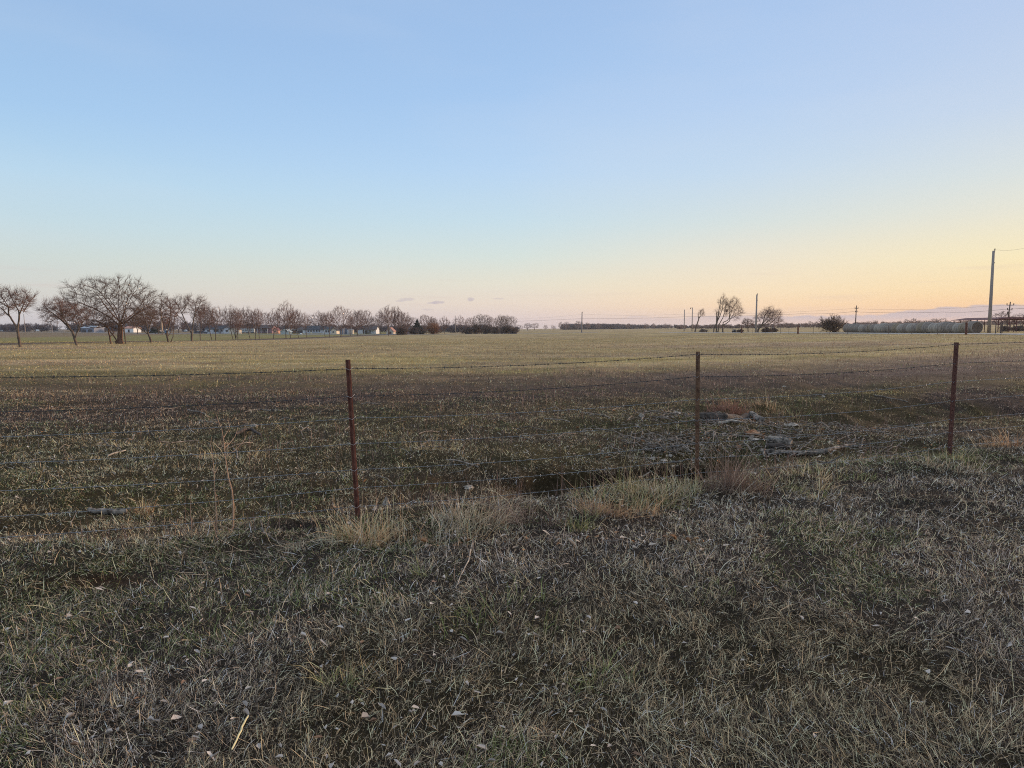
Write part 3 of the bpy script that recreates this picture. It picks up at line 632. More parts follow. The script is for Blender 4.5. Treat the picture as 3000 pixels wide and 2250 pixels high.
# ------------------------------------------------------------------ trees
def nrm(v): return v / (np.linalg.norm(v) + 1e-9)
class Tree:
    def __init__(s, seed, twig=.014, wig=.15, trop=.07, side=.85, ratio=.74, spread=(16, 36), sidea=(34, 62), flat=0):
        s.R = np.random.default_rng(seed); s.S = []; s.tw = twig; s.wig = wig; s.trop = trop; s.side = side; s.ratio = ratio; s.spread = spread; s.sidea = sidea
    def rot(s, d, ang):
        p = s.R.normal(size=3); p -= d * p.dot(d); p = nrm(p); return nrm(d * math.cos(ang) + p * math.sin(ang))
    def grow(s, p, d, L, r, lev):
        n = 3; Rn = s.R
        for i in range(n):
            d = nrm(d + Rn.normal(0, s.wig, 3) * .6 + np.array([0, 0, s.trop])); q = p + d * L / n; r1 = max(s.tw * .7, r * .88)
            s.S.append((*p, *q, r, r1, lev)); p = q; r = r1
            if lev > 0 and i < n - 1 and Rn.random() < s.side: s.grow(p, s.rot(d, math.radians(Rn.uniform(*s.sidea))), L * Rn.uniform(.5, .75), max(s.tw, r * .55), lev - 1)
        if lev > 0:
            k = 2 if Rn.random() < .85 else 3
            for j in range(k): s.grow(p, s.rot(d, math.radians(Rn.uniform(*s.spread))), L * s.ratio * Rn.uniform(.85, 1.15), max(s.tw, r * (.82 if j == 0 else .66)), lev - 1)
    def limb(s, pts, r0, r1, lev, L, every=1, start=.35, kids=True):
        """explicit limb through given points; side growth on its outer part"""
        pts = [np.array(p, float) for p in pts]; P = []
        for i in range(len(pts) - 1):
            p0 = pts[max(0, i - 1)]; p1 = pts[i]; p2 = pts[i + 1]; p3 = pts[min(len(pts) - 1, i + 2)]
            for k in range(4):
                t_ = k / 4; P.append(.5 * ((2 * p1) + (-p0 + p2) * t_ + (2 * p0 - 5 * p1 + 4 * p2 - p3) * t_ ** 2 + (-p0 + 3 * p1 - 3 * p2 + p3) * t_ ** 3))
        P.append(pts[-1]); n = len(P) - 1
        for i in range(n):
            ra = r0 + (r1 - r0) * i / n; rb = r0 + (r1 - r0) * (i + 1) / n; s.S.append((*P[i], *P[i + 1], ra, rb, 9))
            if kids and i / n > start and s.R.random() < .8:
                d = nrm(P[i + 1] - P[i]); s.grow(P[i + 1], s.rot(d, math.radians(s.R.uniform(28, 60))), L * (1 - .35 * i / n) * s.R.uniform(.7, 1.1), max(s.tw, rb * .55), lev - 1)
        s.grow(P[-1], nrm(P[-1] - P[-2]), L, r1, lev)
    def build(s, rthr=.05):
        S = np.array(s.S); big = (S[:, 8] == 9) | (S[:, 6] > rthr)
        tv, tq = prisms(S[big][:, :8], 7); cv, cq = prisms(S[~big][:, :8], 3)
        return (tv, tq), (cv, cq)

def colonize(seed, skel, crowns, natt=1400, step=.28, di=3.0, dk=.55, tip=.012, pipe=2.25, rmin=None, twigs=6, tl=(.35, 1.0), trop=.08, shell=.45, zmin=.8, jit=.12, baser=None, up=.5):
    """branches grow towards points strewn through the crown; limb thickness follows how many tips a limb feeds"""
    Rn = np.random.default_rng(seed); nodes = []; par = []
    for poly in skel:
        poly = [np.array(p, float) for p in poly]
        if nodes:
            d_ = np.linalg.norm(np.array(nodes) - poly[0], axis=1); last = int(np.argmin(d_))
        else: nodes.append(poly[0]); par.append(-1); last = 0
        for a_, c_ in zip(poly[:-1], poly[1:]):
            k = max(1, int(np.linalg.norm(c_ - a_) / step))
            for i in range(1, k + 1): nodes.append(a_ + (c_ - a_) * i / k + Rn.normal(0, step * .05, 3)); par.append(last); last = len(nodes) - 1
    A = []
    vol = [c[1][0] * c[1][1] * c[1][2] for c in crowns]
    for (cen, rad), v_ in zip(crowns, vol):
        m_ = int(natt * v_ / sum(vol)); d_ = Rn.normal(size=(m_, 3)); d_ /= np.linalg.norm(d_, axis=1, keepdims=True); q = Rn.uniform(0, 1, m_) ** (shell * .6)
        lump = 1 + .12 * np.sin(d_[:, 0] * 5 + seed) + .10 * np.sin(d_[:, 1] * 6 + d_[:, 2] * 5 + seed * 2)
        A.append(np.array(cen) + d_ * (q * lump)[:, None] * np.array(rad))
    A = np.concatenate(A); A = A[A[:, 2] > zmin]
    N_ = [np.array(n) for n in nodes]; arr = np.array(N_); D = np.linalg.norm(A[:, None] - arr[None], axis=2); nn = D.argmin(1); nd = D.min(1)
    alive = nd > dk
    for it_ in range(140):
        act = alive & (nd < di * (1 if it_ > 4 else 3))
        if not act.any(): break
        arr = np.array(N_); new = []
        idx_ = np.unique(nn[act]); V_ = A[act] - arr[nn[act]]; V_ /= np.linalg.norm(V_, axis=1, keepdims=True) + 1e-9
        acc = np.zeros((len(N_), 3)); np.add.at(acc, nn[act], V_)
        for j in idx_:
            d_ = nrm(acc[j]); pd = nrm(arr[j] - arr[par[j]]) if par[j] >= 0 else np.array([0, 0, 1.])
            d_ = nrm(d_ + .45 * pd + np.array([0, 0, trop]) + Rn.normal(0, jit, 3)); new.append(arr[j] + d_ * step); par.append(int(j))
        N_.extend(new); nw = np.array(new); st = len(N_) - len(new)
        D = np.linalg.norm(A[:, None] - nw[None], axis=2); m_ = D.min(1); k = D.argmin(1); bt = m_ < nd; nd[bt] = m_[bt]; nn[bt] = st + k[bt]; alive &= nd > dk
        if len(N_) > 9000: break
    n = len(N_); arr = np.array(N_); cnt = np.zeros(n); ch = np.zeros(n, int)
    for j in range(1, n): ch[par[j]] += 1
    cnt[ch == 0] = 1
    order = range(n - 1, 0, -1)
    for j in order: cnt[par[j]] += cnt[j]
    r = tip * cnt ** (1 / pipe)
    if baser: r = r * baser / r[0] if r[0] > baser else r; r = np.maximum(r, tip * .8)
    S = [(*arr[par[j]], *arr[j], r[par[j]] if cnt[par[j]] < cnt[j] * 2.2 else r[j] * 1.15, r[j], 9 if r[j] > .07 else 1) for j in range(1, n)]
    cen = np.mean([np.array(c[0]) for c in crowns], axis=0)
    thin = np.where(cnt <= 7)[0]
    for j in thin:
        if par[j] < 0: continue
        pd = nrm(arr[j] - arr[par[j]])
        for _ in range(twigs if cnt[j] <= 3 else max(1, twigs // 2)):
            d_ = nrm(pd + .35 * nrm(arr[j] - cen) + np.array([0, 0, up * .5]) + Rn.normal(0, .55, 3)); L_ = Rn.uniform(*tl); m_ = arr[j] + d_ * L_ * .5; d2 = nrm(d_ + np.array([0, 0, up * .4]) + Rn.normal(0, .25, 3)); q = m_ + d2 * L_ * .5
            S.append((*arr[j], *m_, tip * .55, tip * .42, 0)); S.append((*m_, *q, tip * .42, tip * .25, 0))
    T = Tree(0); T.S = S; return T
def mesh_of(name, VQ, mat):
    o = new_mesh(name, *VQ, mat); me = o.data; bpy.data.objects.remove(o); return me
def proto(T, tm=None, cm=None):
    a_, b_ = T.build(); return mesh_of('trunk', a_, tm or m_bark), mesh_of('crown', b_, cm or m_twig)
def place_tree(pr, P, s, rz, label, group, name='bare_tree', cat='tree', lean=0, sz=None):
    e = empty(name, P, label, cat, group, rz, (s, s, sz or s)); 
    if lean: e.rotation_euler = (0, lean, 0) if not rz else (0, lean, rz)
    for nm, me in zip(('trunk', 'crown'), pr):
        o = bpy.data.objects.new(nm, me); col.objects.link(o); o.parent = e
    return e

# prototypes, about 10 m tall standing at the origin
def E3(x, y, z, a, b_, c): return ((x, y, z), (a, b_, c))
PR = {
 'vase': proto(colonize(1, [[(0, 0, -.3), (0, 0, 1.8)], [(0, 0, 1.6), (-.9, .2, 3.4), (-1.6, .3, 5)], [(0, 0, 1.8), (.2, -.2, 3.6), (.1, -.3, 5.5)], [(0, 0, 1.6), (1.1, .1, 3.4), (2.2, .3, 4.8)]], [E3(0, 0, 6.6, 3.9, 3.0, 3.6)], 900, trop=.2, up=.9, tip=.016, zmin=3.2)),
 'vase2': proto(colonize(2, [[(0, 0, -.3), (-.1, 0, 1.2), (-.5, 0, 2.4)], [(-.5, 0, 2.4), (-1.4, .3, 4), (-2, .4, 5.4)], [(-.5, 0, 2.4), (.1, -.3, 4.4), (.8, -.4, 6)]], [E3(-.3, 0, 6.4, 2.9, 2.6, 3.8)], 800, trop=.15, up=.8, tip=.016, zmin=3)),
 'round': proto(colonize(3, [[(0, 0, -.3), (.1, 0, 2.0)], [(.1, 0, 1.9), (-.6, .3, 3.5)], [(.1, 0, 2), (.7, -.3, 3.6)]], [E3(0, 0, 5.8, 4.2, 3.6, 4.3)], 1500, trop=.12, tip=.017, zmin=2.0, up=.7)),
 'round2': proto(colonize(4, [[(0, 0, -.3), (-.2, 0, 1.6)], [(-.2, 0, 1.5), (-1.2, .3, 3.0), (-1.8, .5, 4.4)], [(-.2, 0, 1.6), (1.0, -.3, 3.2), (1.6, 0, 4.6)]], [E3(-1.6, .5, 6.2, 2.8, 2.6, 3.4), E3(1.8, -.4, 5.8, 2.8, 2.8, 3.6)], 1300, trop=.06, jit=.22, tip=.017, zmin=1.8), m_bark, m_twig2),
 'slim': proto(colonize(5, [[(0, 0, -.3), (-.5, 0, 2.0), (-.9, 0, 4.0)], [(-.9, 0, 3.8), (-1.5, .2, 5.8)], [(-.9, 0, 4), (-.5, -.2, 6)]], [E3(-1.1, 0, 6.7, 1.9, 1.9, 3.7)], 700, trop=.2, up=1, tip=.016, zmin=3.2)),
 'slim2': proto(colonize(6, [[(0, 0, -.3), (.05, 0, 2.0), (.2, 0, 4.2)], [(.2, 0, 3.2), (-.5, .2, 5.4)], [(.2, 0, 4), (.9, -.2, 6)]], [E3(.3, 0, 6.8, 2.0, 1.9, 3.6)], 700, trop=.2, up=1, tip=.016, zmin=3.4)),
 'multi': proto(colonize(8, [[(0, 0, -.3), (0, 0, .3)]] + [[(0, 0, .3), (x * .5, y * .5, 2.5), (x, y, 5)] for x, y in ((-1.2, .2), (-.4, -.4), (.3, .4), (1.1, 0), (.6, -.6))], [E3(0, 0, 6.3, 2.5, 2.4, 4.0)], 1300, trop=.3, up=1.2, tip=.017, zmin=1.8)),
 'far': proto(colonize(9, [[(0, 0, -.3), (0, 0, 1.5)]], [E3(0, 0, 5.8, 4.6, 4.2, 4.2)], 420, step=.45, dk=.9, di=4.5, tip=.045, trop=.1, zmin=2, twigs=5, tl=(.6, 1.5)), m_twigpink, m_twigpink),
 'far2': proto(colonize(10, [[(0, 0, -.3), (.2, 0, 2.2)]], [E3(-1.4, 0, 6.2, 3.2, 3, 3.6), E3(2, 0, 5.6, 3, 3, 3.4)], 380, step=.45, dk=.9, di=4.5, tip=.045, trop=.1, zmin=2.4, twigs=5, tl=(.6, 1.5)), m_twigpink, m_twigpink),
}
def ground_at_row(px, py): return gp(px, py)
def tree_px(kind, px, pyb, yt, label, group, rz=0, Y=None, lean=0, wide=1, P=None, k=10.6, **kw):
    P = P if P is not None else (at(px, Y) if Y else gp(px, pyb)); h = ztop(P, yt) - P[2]; s = h / k
    return place_tree(PR[kind], P, s * wide, rz, label, group, lean=lean, sz=s, **kw)
GL = 'bare trees in the left hedgerow'
# --- the big spreading oak
P0 = gp(353, 1007); s0 = P0[1] / F     # metres per photo pixel at its distance
def L2(x, y, d=0): return ((x - 353) * s0, d, (1007 - y) * s0)
def EP(cx, cy, rx, ry, d, rd): return (L2(cx, cy, d), (rx * s0, rd, ry * s0))
sk = [[L2(353, 1016), L2(352, 985), L2(355, 960), L2(355, 948)], [L2(345, 1014), L2(343, 1000), L2(335, 985), L2(318, 962), L2(292, 945, .4), L2(262, 938, .8), L2(232, 936, 1)],
  [L2(353, 955), L2(325, 930), L2(290, 905, -.5), L2(255, 888, -1)], [L2(345, 965), L2(322, 955), L2(292, 961, -.8), L2(268, 955, -1.2), L2(240, 960, -1.4)],
  [L2(355, 950), L2(335, 905, .8), L2(305, 872, 1.2)], [L2(355, 950), L2(344, 900, -.8), L2(328, 862, -1.6)], [L2(355, 948), L2(352, 895), L2(348, 858, .5)], [L2(356, 948), L2(362, 900, 1), L2(370, 865, 1.6)],
  [L2(356, 946), L2(380, 905, -.6), L2(396, 872, -1)], [L2(357, 952), L2(385, 925, .8), L2(412, 905, 1.2)], [L2(357, 957), L2(385, 935), L2(420, 917, -1), L2(455, 905, -1.3)],
  [L2(357, 948), L2(370, 915, 2), L2(380, 885, 3)], [L2(354, 948), L2(340, 915, 2), L2(318, 888, 3.2)], [L2(355, 946), L2(352, 905, -2.2), L2(345, 872, -3.2)], [L2(358, 950), L2(382, 934, -1), L2(405, 938, -1.8)]]
T = colonize(11, sk, [EP(330, 886, 112, 76, 0, 4.6), EP(248, 908, 72, 52, 0, 3.2), EP(420, 902, 58, 52, 0, 3.2), EP(300, 928, 110, 30, 0, 3)], 3900, step=.24, di=1.8, dk=.46, tip=.012, pipe=2.35, twigs=6, tl=(.25, .85), trop=.03, jit=.16, zmin=1.2, baser=.36, up=.35)
for q in [(L2(353, 1016), L2(352, 990), .38, .29), (L2(352, 990), L2(355, 958), .29, .27), (L2(344, 1014), L2(343, 998), .2, .2)]: T.S.append((*q[0], *q[1], q[2], q[3], 9))
place_tree(proto(T, m_barkwarm, m_twig2), P0, 1, 0, 'biggest broad spreading oak with a thick forked trunk on the left', GL, 'spreading_oak')
def px_tree(px, pyb, limbs, label, group=None, seed=0, twig=.014, tm=None, cm=None, name='bare_tree', Y=None, crown=None, dens=1.0, trop=.08, up=.6, jit=.14, step=None, tl=None, **kw):
    P = at(px, Y) if Y else gp(px, pyb); s = P[1] / F; m_ = lambda x, y, d=0: ((x - px) * s, d, (pyb - y) * s)
    sk = [[m_(*p) for p in pts] for pts, *_ in limbs]
    if crown is None:
        E_ = np.array([pts[-1][:2] for pts, *_ in limbs if len(pts) > 1]); cx, cy = E_.mean(0); crown = [(cx, cy - 4, max(8, np.ptp(E_[:, 0]) * .75), max(10, np.ptp(E_[:, 1]) * .9))]
    cr = [(m_(c[0], c[1], 0), (c[2] * s, c[2] * s * .8, c[3] * s)) for c in crown]; area = sum(c[2] * c[3] for c in crown) * s * s
    stp = step or max(.16, min(.3, math.sqrt(area) * .09)); T = colonize(seed, sk, cr, int(95 * area * dens) + 120, step=stp, di=max(2.0, stp * 9), dk=stp * 1.7, tip=twig, zmin=.6 * s * 10, trop=trop, up=up, jit=jit, twigs=7, tl=tl or (stp * 1.6, stp * 5.0), shell=.55)
    tr_ = limbs[0][0]; r0, r1 = limbs[0][1] * s, limbs[0][2] * s; n_ = len(tr_) - 1
    for i in range(n_): a_ = r0 + (r1 - r0) * i / n_; c_ = r0 + (r1 - r0) * (i + 1) / n_; T.S.append((*m_(*tr_[i]), *m_(*tr_[i + 1]), a_, c_, 9))
    for pts, ra, rb_, *_ in limbs[1:]:
        k = len(pts) - 1
        for i in range(k): a_ = (ra + (rb_ - ra) * i / k) * s; c_ = (ra + (rb_ - ra) * (i + 1) / k) * s; T.S.append((*m_(*pts[i]), *m_(*pts[i + 1]), a_ * .8, c_ * .8, 9))
    return place_tree(proto(T, tm or m_bark, cm or m_twig), P, 1, 0, label, group, name)
# leftmost thin tree with a warm pale foot
px_tree(60, 1018, [([(60, 1022), (56, 990), (54, 962)], 4.2, 3.2, 0, 1), ([(54, 964), (36, 930), (12, 905), (-12, 888)], 2.6, 1.2, 4, 26), ([(54, 965), (61, 935), (62, 915), (50, 890), (38, 862)], 2.8, 1.3, 4, 24), ([(61, 925), (75, 895), (88, 868)], 1.7, .9, 4, 22), ([(60, 915, .6), (58, 885, 1.5), (66, 862, 2)], 1.7, .9, 3, 24), ([(30, 925), (33, 900), (20, 880)], 1.2, .7, 3, 20), ([(40, 900, -.5), (10, 870, -1), (-5, 850, -1)], 1.4, .8, 4, 20)],
        'thin forked tree at the far left edge with a pale foot', GL, 21, crown=[(22, 885, 48, 38), (78, 885, 30, 34), (60, 870, 40, 22)], dens=.7, up=.9)
px_tree(225, 1012, [([(226, 1016), (220, 995), (214, 972), (200, 955)], 3.6, 2.6, 0, 1), ([(202, 957), (180, 935), (160, 918), (140, 905)], 2.2, 1, 4, 26), ([(205, 960), (190, 930), (185, 905), (180, 885)], 2.2, 1, 4, 26), ([(204, 958, 0), (170, 940, 1), (140, 930, 1.5)], 1.6, .8, 4, 20), ([(222, 990), (228, 970), (235, 950), (225, 920)], 2.2, 1, 4, 26), ([(228, 975), (245, 945), (262, 925)], 1.8, .9, 4, 22), ([(205, 958, 0), (205, 925, -1), (212, 900, -1.5)], 1.9, .9, 4, 24)],
        'low wide tree leaning left, just left of the big oak', GL, 22, crown=[(175, 912, 52, 36), (235, 928, 36, 30)], dens=1.1)
px_tree(325, 1007, [([(325, 1010), (322, 985), (319, 970)], 2.4, 1.8, 0, 1), ([(322, 988), (334, 976), (330, 960)], 1.0, .6, 2, 8), ([(319, 972), (318, 950), (312, 930)], 1.4, .7, 3, 12)], 'slender rust brown sapling directly left of the big oak trunk', GL, 23, crown=[(320, 945, 16, 18)], tm=m_barkwarm)
px_tree(368, 1007, [([(368, 1009), (367, 985), (365, 960)], 1.8, 1.4, 0, 1), ([(365, 962), (368, 940), (372, 920)], 1.2, .7, 3, 12)], 'slim upright sapling directly right of the big oak trunk', GL, 24, crown=[(370, 935, 14, 20)])
px_tree(443, 1004, [([(444, 1007), (440, 990), (434, 975)], 3.2, 2.4, 0, 1), ([(436, 980), (415, 965), (390, 945)], 1.2, .7, 4, 12), ([(435, 975), (430, 945), (420, 922)], 1.8, .9, 4, 18), ([(436, 972), (445, 940), (455, 918)], 1.8, .9, 4, 18), ([(435, 972, 0), (432, 945, 1), (440, 915, 1.5)], 1.6, .8, 4, 18)], 'short round tree with a low drooping branch, right of the big oak', GL, 25, crown=[(428, 925, 38, 30)])
px_tree(562, 1000, [([(562, 1003), (562, 985), (563, 975)], 3.2, 2.8, 0, 1), ([(562, 977), (548, 950), (536, 918), (520, 885)], 2.3, 1, 4, 26), ([(563, 977), (568, 945), (575, 910), (580, 885)], 2.2, 1, 4, 24), ([(546, 948), (525, 925), (508, 905)], 1.3, .7, 4, 20), ([(536, 918, 0), (545, 895, .6), (548, 878, 1)], 1.4, .7, 3, 20), ([(571, 930, 0), (590, 905, -.6), (600, 885, -1)], 1.3, .7, 4, 18)], 'tall wishbone shaped tree standing alone left of the dark cars', GL, 26, crown=[(525, 902, 26, 30), (590, 902, 26, 30), (555, 895, 24, 22)], up=1, trop=.15)
px_tree(494, 1003, [([(494, 1006), (490, 985), (491, 972)], 2.8, 2.2, 0, 1), ([(491, 975), (480, 945), (470, 915)], 1.7, .8, 4, 20), ([(491, 975), (500, 940), (505, 900)], 1.7, .8, 4, 22), ([(500, 1004), (508, 985), (510, 960), (515, 925)], 1.7, .9, 4, 20), ([(492, 985, 0), (498, 975, .3), (497, 950, .8)], 1.4, .8, 4, 20)], 'bushy twin stemmed tree in front of the blue box', GL, 27, crown=[(495, 915, 32, 40)], dens=1.2, up=1)
px_tree(587, 999, [([(587, 1001), (587, 985), (587, 975)], 1.4, 1.1, 0, 1), ([(587, 978), (580, 950), (572, 925)], .9, .5, 3, 14), ([(587, 978), (592, 950), (590, 925)], .9, .5, 3, 14)], 'small thin sapling in front of the dark cars', GL, 28, crown=[(583, 930, 14, 24)])
specs = [('slim', 622, 998, 888, 'left leaning slim tree before the pale front of the long white house'), ('slim2', 632, 998, 896, 'straight slim tree before the white house, first left of its windows'),
 ('slim', 684, 997, 893, 'leftmost leaning stem of the cluster before the cream gabled shed'), ('multi', 691, 997, 902, 'many stemmed tree directly before the cream gabled shed'), ('slim2', 697, 996, 905, 'rightmost stem of the cluster before the cream gabled shed'),
 ('slim', 734, 995, 897, 'reddish slim tree before the left camper trailer'), ('slim2', 749, 995, 905, 'slim tree at the left foot of the white pole'), ('slim2', 760, 995, 902, 'slim tree just right of the white pole'),
 ('vase2', 801, 993, 905, 'slim tree crossing in front of the salmon gable'), ('vase', 838, 992, 884, 'tall fan shaped tree with pale upswept branches near the pale tent shed'), ('vase2', 852, 992, 912, 'crooked tree leaning right beside the tall fan shaped tree'),
 ('slim', 876, 991, 905, 'dark bent tree before the small carport'), ('slim2', 898, 991, 915, 'thin tree before the left end of the long ranch house'),
 ('slim', 954, 989, 915, 'thin left tree before the white gable wing'), ('slim2', 965, 989, 910, 'thin straight tree before the windows of the white gable wing'),
 ('round', 999, 987, 893, 'dense round crowned tree between the gable wing and the containers'), ('round', 1047, 983, 905, 'dense round tree right of the white pole by the containers'), ('slim2', 1027, 985, 925, 'small thin tree at the foot of the white pole by the containers'),
 ('slim2', 1138, 984, 903, 'dark straight trunk tree before the small tan house')]
for i, (k, px, yb, yt, lab) in enumerate(specs):
    w_ = {'slim': 1.0, 'slim2': 1.0, 'round': .95}.get(k, .95)
    tree_px(k, px, yb, yt, lab, GL, rz=(0 if k == 'slim' else i * 1.3), wide=w_)
GC = 'bare trees of the centre thicket and behind the houses'
specs2 = [('round', 470, 330, 905, 1.5, 'wide reddish crown behind the tan pole'), ('round2', 410, 330, 920, 1.3, 'low round crown behind the white farm building'), ('round', 530, 420, 925, 1.5, 'low purple crown behind the wishbone tree'),
 ('round2', 596, 380, 890, .9, 'upright reddish tree behind the dark cars'), ('round', 612, 420, 898, 1.0, 'reddish crown over the left end of the white house'), ('round2', 665, 420, 900, 1.2, 'gnarled crown above the white house wing'),
 ('multi', 715, 400, 905, 1.4, 'thick reddish upright tree above the left camper'), ('multi', 737, 390, 908, 1.2, 'thick reddish tree above the right camper'), ('round', 775, 420, 912, 1.2, 'crown above the plum brick house'), ('multi', 815, 420, 915, 1.1, 'reddish tree behind the salmon gable'),
 ('round', 868, 420, 905, 1.1, 'gnarled tree behind the small carport'), ('round2', 905, 450, 928, 1.4, 'low crown above the left roof of the long ranch house'), ('vase', 935, 430, 912, 1.3, 'open crown above the middle of the long ranch roof'), ('round', 960, 430, 915, 1.0, 'crown behind the ridge of the white gable wing'),
 ('round', 1068, 330, 905, 1.2, 'wide round reddish tree left of the dark carport roof'), ('round2', 1090, 420, 925, 1.2, 'low crown above the dark carport roof'), ('vase', 1118, 330, 912, 1.0, 'thin open tree right of the dark carport roof'),
 ('vase', 1142, 300, 896, 1.3, 'tall dark tree above the small tan house'), ('multi', 1166, 290, 900, 1.3, 'tall leaning tree right of the small tan house'), ('round', 1180, 290, 912, 1.2, 'dense reddish low tree right of the small tan house'), ('round2', 1200, 330, 922, 1.2, 'brown tree left of the dark pointed cedar'),
 ('round', 1250, 330, 920, 1.3, 'round grey tree right of the dark pointed cedar'), ('round2', 1270, 340, 926, 1.1, 'grey tree behind the rusty orange bush'), ('vase', 1303, 350, 928, 1.2, 'open grey tree right of the rusty orange bush'), ('vase', 1348, 400, 925, 1.1, 'small open tree right of the dark bare pole'),
 ('round', 1378, 360, 928, 1.0, 'low tree at the left end of the centre thicket'), ('round2', 1412, 330, 914, 1.2, 'tallest open tree of the centre thicket'), ('round', 1440, 350, 926, 1.0, 'low tree in the middle of the centre thicket'), ('round2', 1470, 330, 917, 1.0, 'upright tree right of the middle of the thicket'), ('round2', 1490, 320, 919, 1.2, 'rightmost wide tree of the centre thicket')]
for i, (k, px, Y, yt, wd, lab) in enumerate(specs2):
    tree_px(k, px, 0, yt, lab, GC, rz=i * 2.1, Y=Y, wide=wd)
# far centre line of small separate trees
GF = 'small trees far beyond the middle of the field'
for i, (px, yt, wd) in enumerate(((1522, 950, 1.2), (1545, 945, 1.3), (1566, 944, 1.3), (1598, 951, 1.1), (1620, 952, 1.3), (1641, 942, .7), (1657, 941, 1.1), (1694, 939, 1.3), (1720, 943, 1.2), (1750, 946, 1.1), (1838, 946, 1.2), (1890, 947, 1.3), (1912, 946, 1.3), (1945, 947, 1.2), (1962, 949, 1.1), (2060, 950, 1.2), (2078, 948, 1.1))):
    o_ = ['leftmost', 'second', 'third', 'fourth', 'fifth', 'sixth', 'seventh', 'eighth', 'ninth', 'tenth', 'eleventh', 'twelfth', 'thirteenth', 'fourteenth', 'fifteenth', 'sixteenth', 'seventeenth'][i]
    tree_px('far' if i % 2 else 'far2', px, 0, yt, f'small grey tree on the far centre horizon, {o_} from the left', GF, rz=i * 1.7, Y=900, wide=wd)
GR = 'far pink tinged trees along the right horizon'
ol = ['leftmost', 'second', 'third', 'fourth', 'fifth', 'sixth', 'seventh', 'eighth', 'ninth', 'tenth', 'eleventh', 'twelfth', 'thirteenth', 'fourteenth', 'fifteenth', 'sixteenth', 'seventeenth', 'eighteenth', 'nineteenth', 'twentieth', 'twenty-first', 'twenty-second', 'twenty-third', 'twenty-fourth', 'twenty-fifth', 'twenty-sixth', 'twenty-seventh', 'twenty-eighth']
rr = random.Random(4); row = [2297, 2313, 2352, 2368, 2386, 2402, 2418, 2520, 2536, 2557, 2582, 2600, 2628, 2648, 2668, 2683, 2705, 2728, 2748, 2770, 2792, 2812, 2830, 2855, 2925, 2950, 2985]
tops = [942, 944, 944, 940, 939, 941, 938, 942, 939, 937, 940, 943, 938, 934, 930, 937, 936, 932, 930, 938, 940, 932, 934, 938, 908, 925, 915]
for i, (px, yt) in enumerate(zip(row, tops)):
    tree_px('far' if i % 2 else 'far2', px, 0, yt, f'small pinkish tree on the right horizon, {ol[i]} from the left', GR, rz=i * 1.9, Y=520 if yt > 929 else 260, wide=rr.uniform(1.0, 1.5))
# --- wind bent trees right of centre
GB = 'bare twisted trees right of centre'
kw = dict(trop=.25, up=1.2, jit=.1)
px_tree(2034, 963, [([(2032, 966), (2035, 950), (2040, 935), (2043, 925)], 2.2, 1.5, 0, 1), ([(2043, 927), (2041, 915), (2041, 910)], 1.5, .8, 1, 8), ([(2043, 925), (2048, 912), (2050, 902)], 1.1, .6, 3, 7), ([(2043, 925), (2050, 915), (2055, 906)], 1.0, .5, 3, 7)], 'small crooked snag right of the lamp pole', GB, 31, Y=260, twig=.014, crown=[(2051, 908, 8, 11)], step=.22, **kw)
px_tree(2094, 963, [([(2096, 966), (2095, 940), (2095, 920), (2095, 903)], 2.2, 1.2, 0, 1), ([(2087, 965), (2088, 948), (2095, 935), (2104, 915), (2112, 890), (2112, 865)], 2.4, .9, 4, 15), ([(2094, 963), (2096, 935), (2100, 905), (2104, 880), (2106, 868)], 2.2, .8, 4, 14), ([(2100, 962), (2103, 938), (2113, 920), (2118, 900), (2122, 875)], 2.0, .8, 4, 14), ([(2097, 935), (2100, 915), (2106, 895)], 1.2, .6, 3, 12)], 'tall bundle of upright twisted stems, left of the elbow bent tree', GB, 32, Y=200, twig=.013, crown=[(2112, 880, 14, 24), (2122, 893, 12, 26), (2098, 905, 8, 14)], dens=1.0, **kw)
px_tree(2114, 963, [([(2114, 966), (2113, 950), (2114, 940)], 2.2, 1.9, 0, 1), ([(2114, 945), (2114, 933), (2126, 928), (2132, 920), (2131, 895), (2134, 872)], 1.8, .9, 4, 15), ([(2114, 942), (2124, 936), (2133, 929), (2133, 918), (2138, 900)], 1.8, 1.0, 4, 15), ([(2134, 925), (2142, 912), (2150, 895)], 1.3, .6, 4, 15), ([(2138, 922), (2152, 912), (2166, 905)], 1.1, .5, 4, 13), ([(2133, 905), (2145, 885), (2153, 872)], 1.1, .5, 4, 13)], 'tree with an elbow bent trunk and wind swept crown', GB, 33, Y=200, twig=.013, crown=[(2143, 885, 20, 22), (2158, 905, 18, 14), (2150, 918, 14, 12)], dens=.9, **kw)
px_tree(2214, 964, [([(2213, 968), (2218, 952), (2226, 943)], 3.4, 2.6, 0, 1), ([(2224, 946), (2240, 935), (2255, 922), (2260, 905)], 2.0, .9, 4, 15), ([(2222, 948), (2232, 930), (2235, 912), (2245, 900)], 1.8, .8, 4, 14), ([(2226, 944), (2248, 940), (2265, 925), (2275, 915)], 1.6, .7, 4, 14), ([(2220, 950), (2222, 935), (2215, 918)], 1.3, .6, 4, 13), ([(2230, 938, 0), (2240, 915, 1.5), (2252, 905, 2.5)], 1.4, .7, 4, 14), ([(2245, 938, 0), (2262, 940, 1), (2278, 935, 2)], 1.1, .5, 4, 12), ([(2226, 944, 0), (2235, 920, -2), (2238, 905, -3)], 1.4, .6, 4, 14)], 'low spreading tree leaning right beside its utility pole', GB, 34, Y=175, twig=.014, crown=[(2250, 915, 32, 22), (2215, 925, 14, 14), (2272, 932, 16, 12)], dens=1.4, jit=.25, trop=.02)
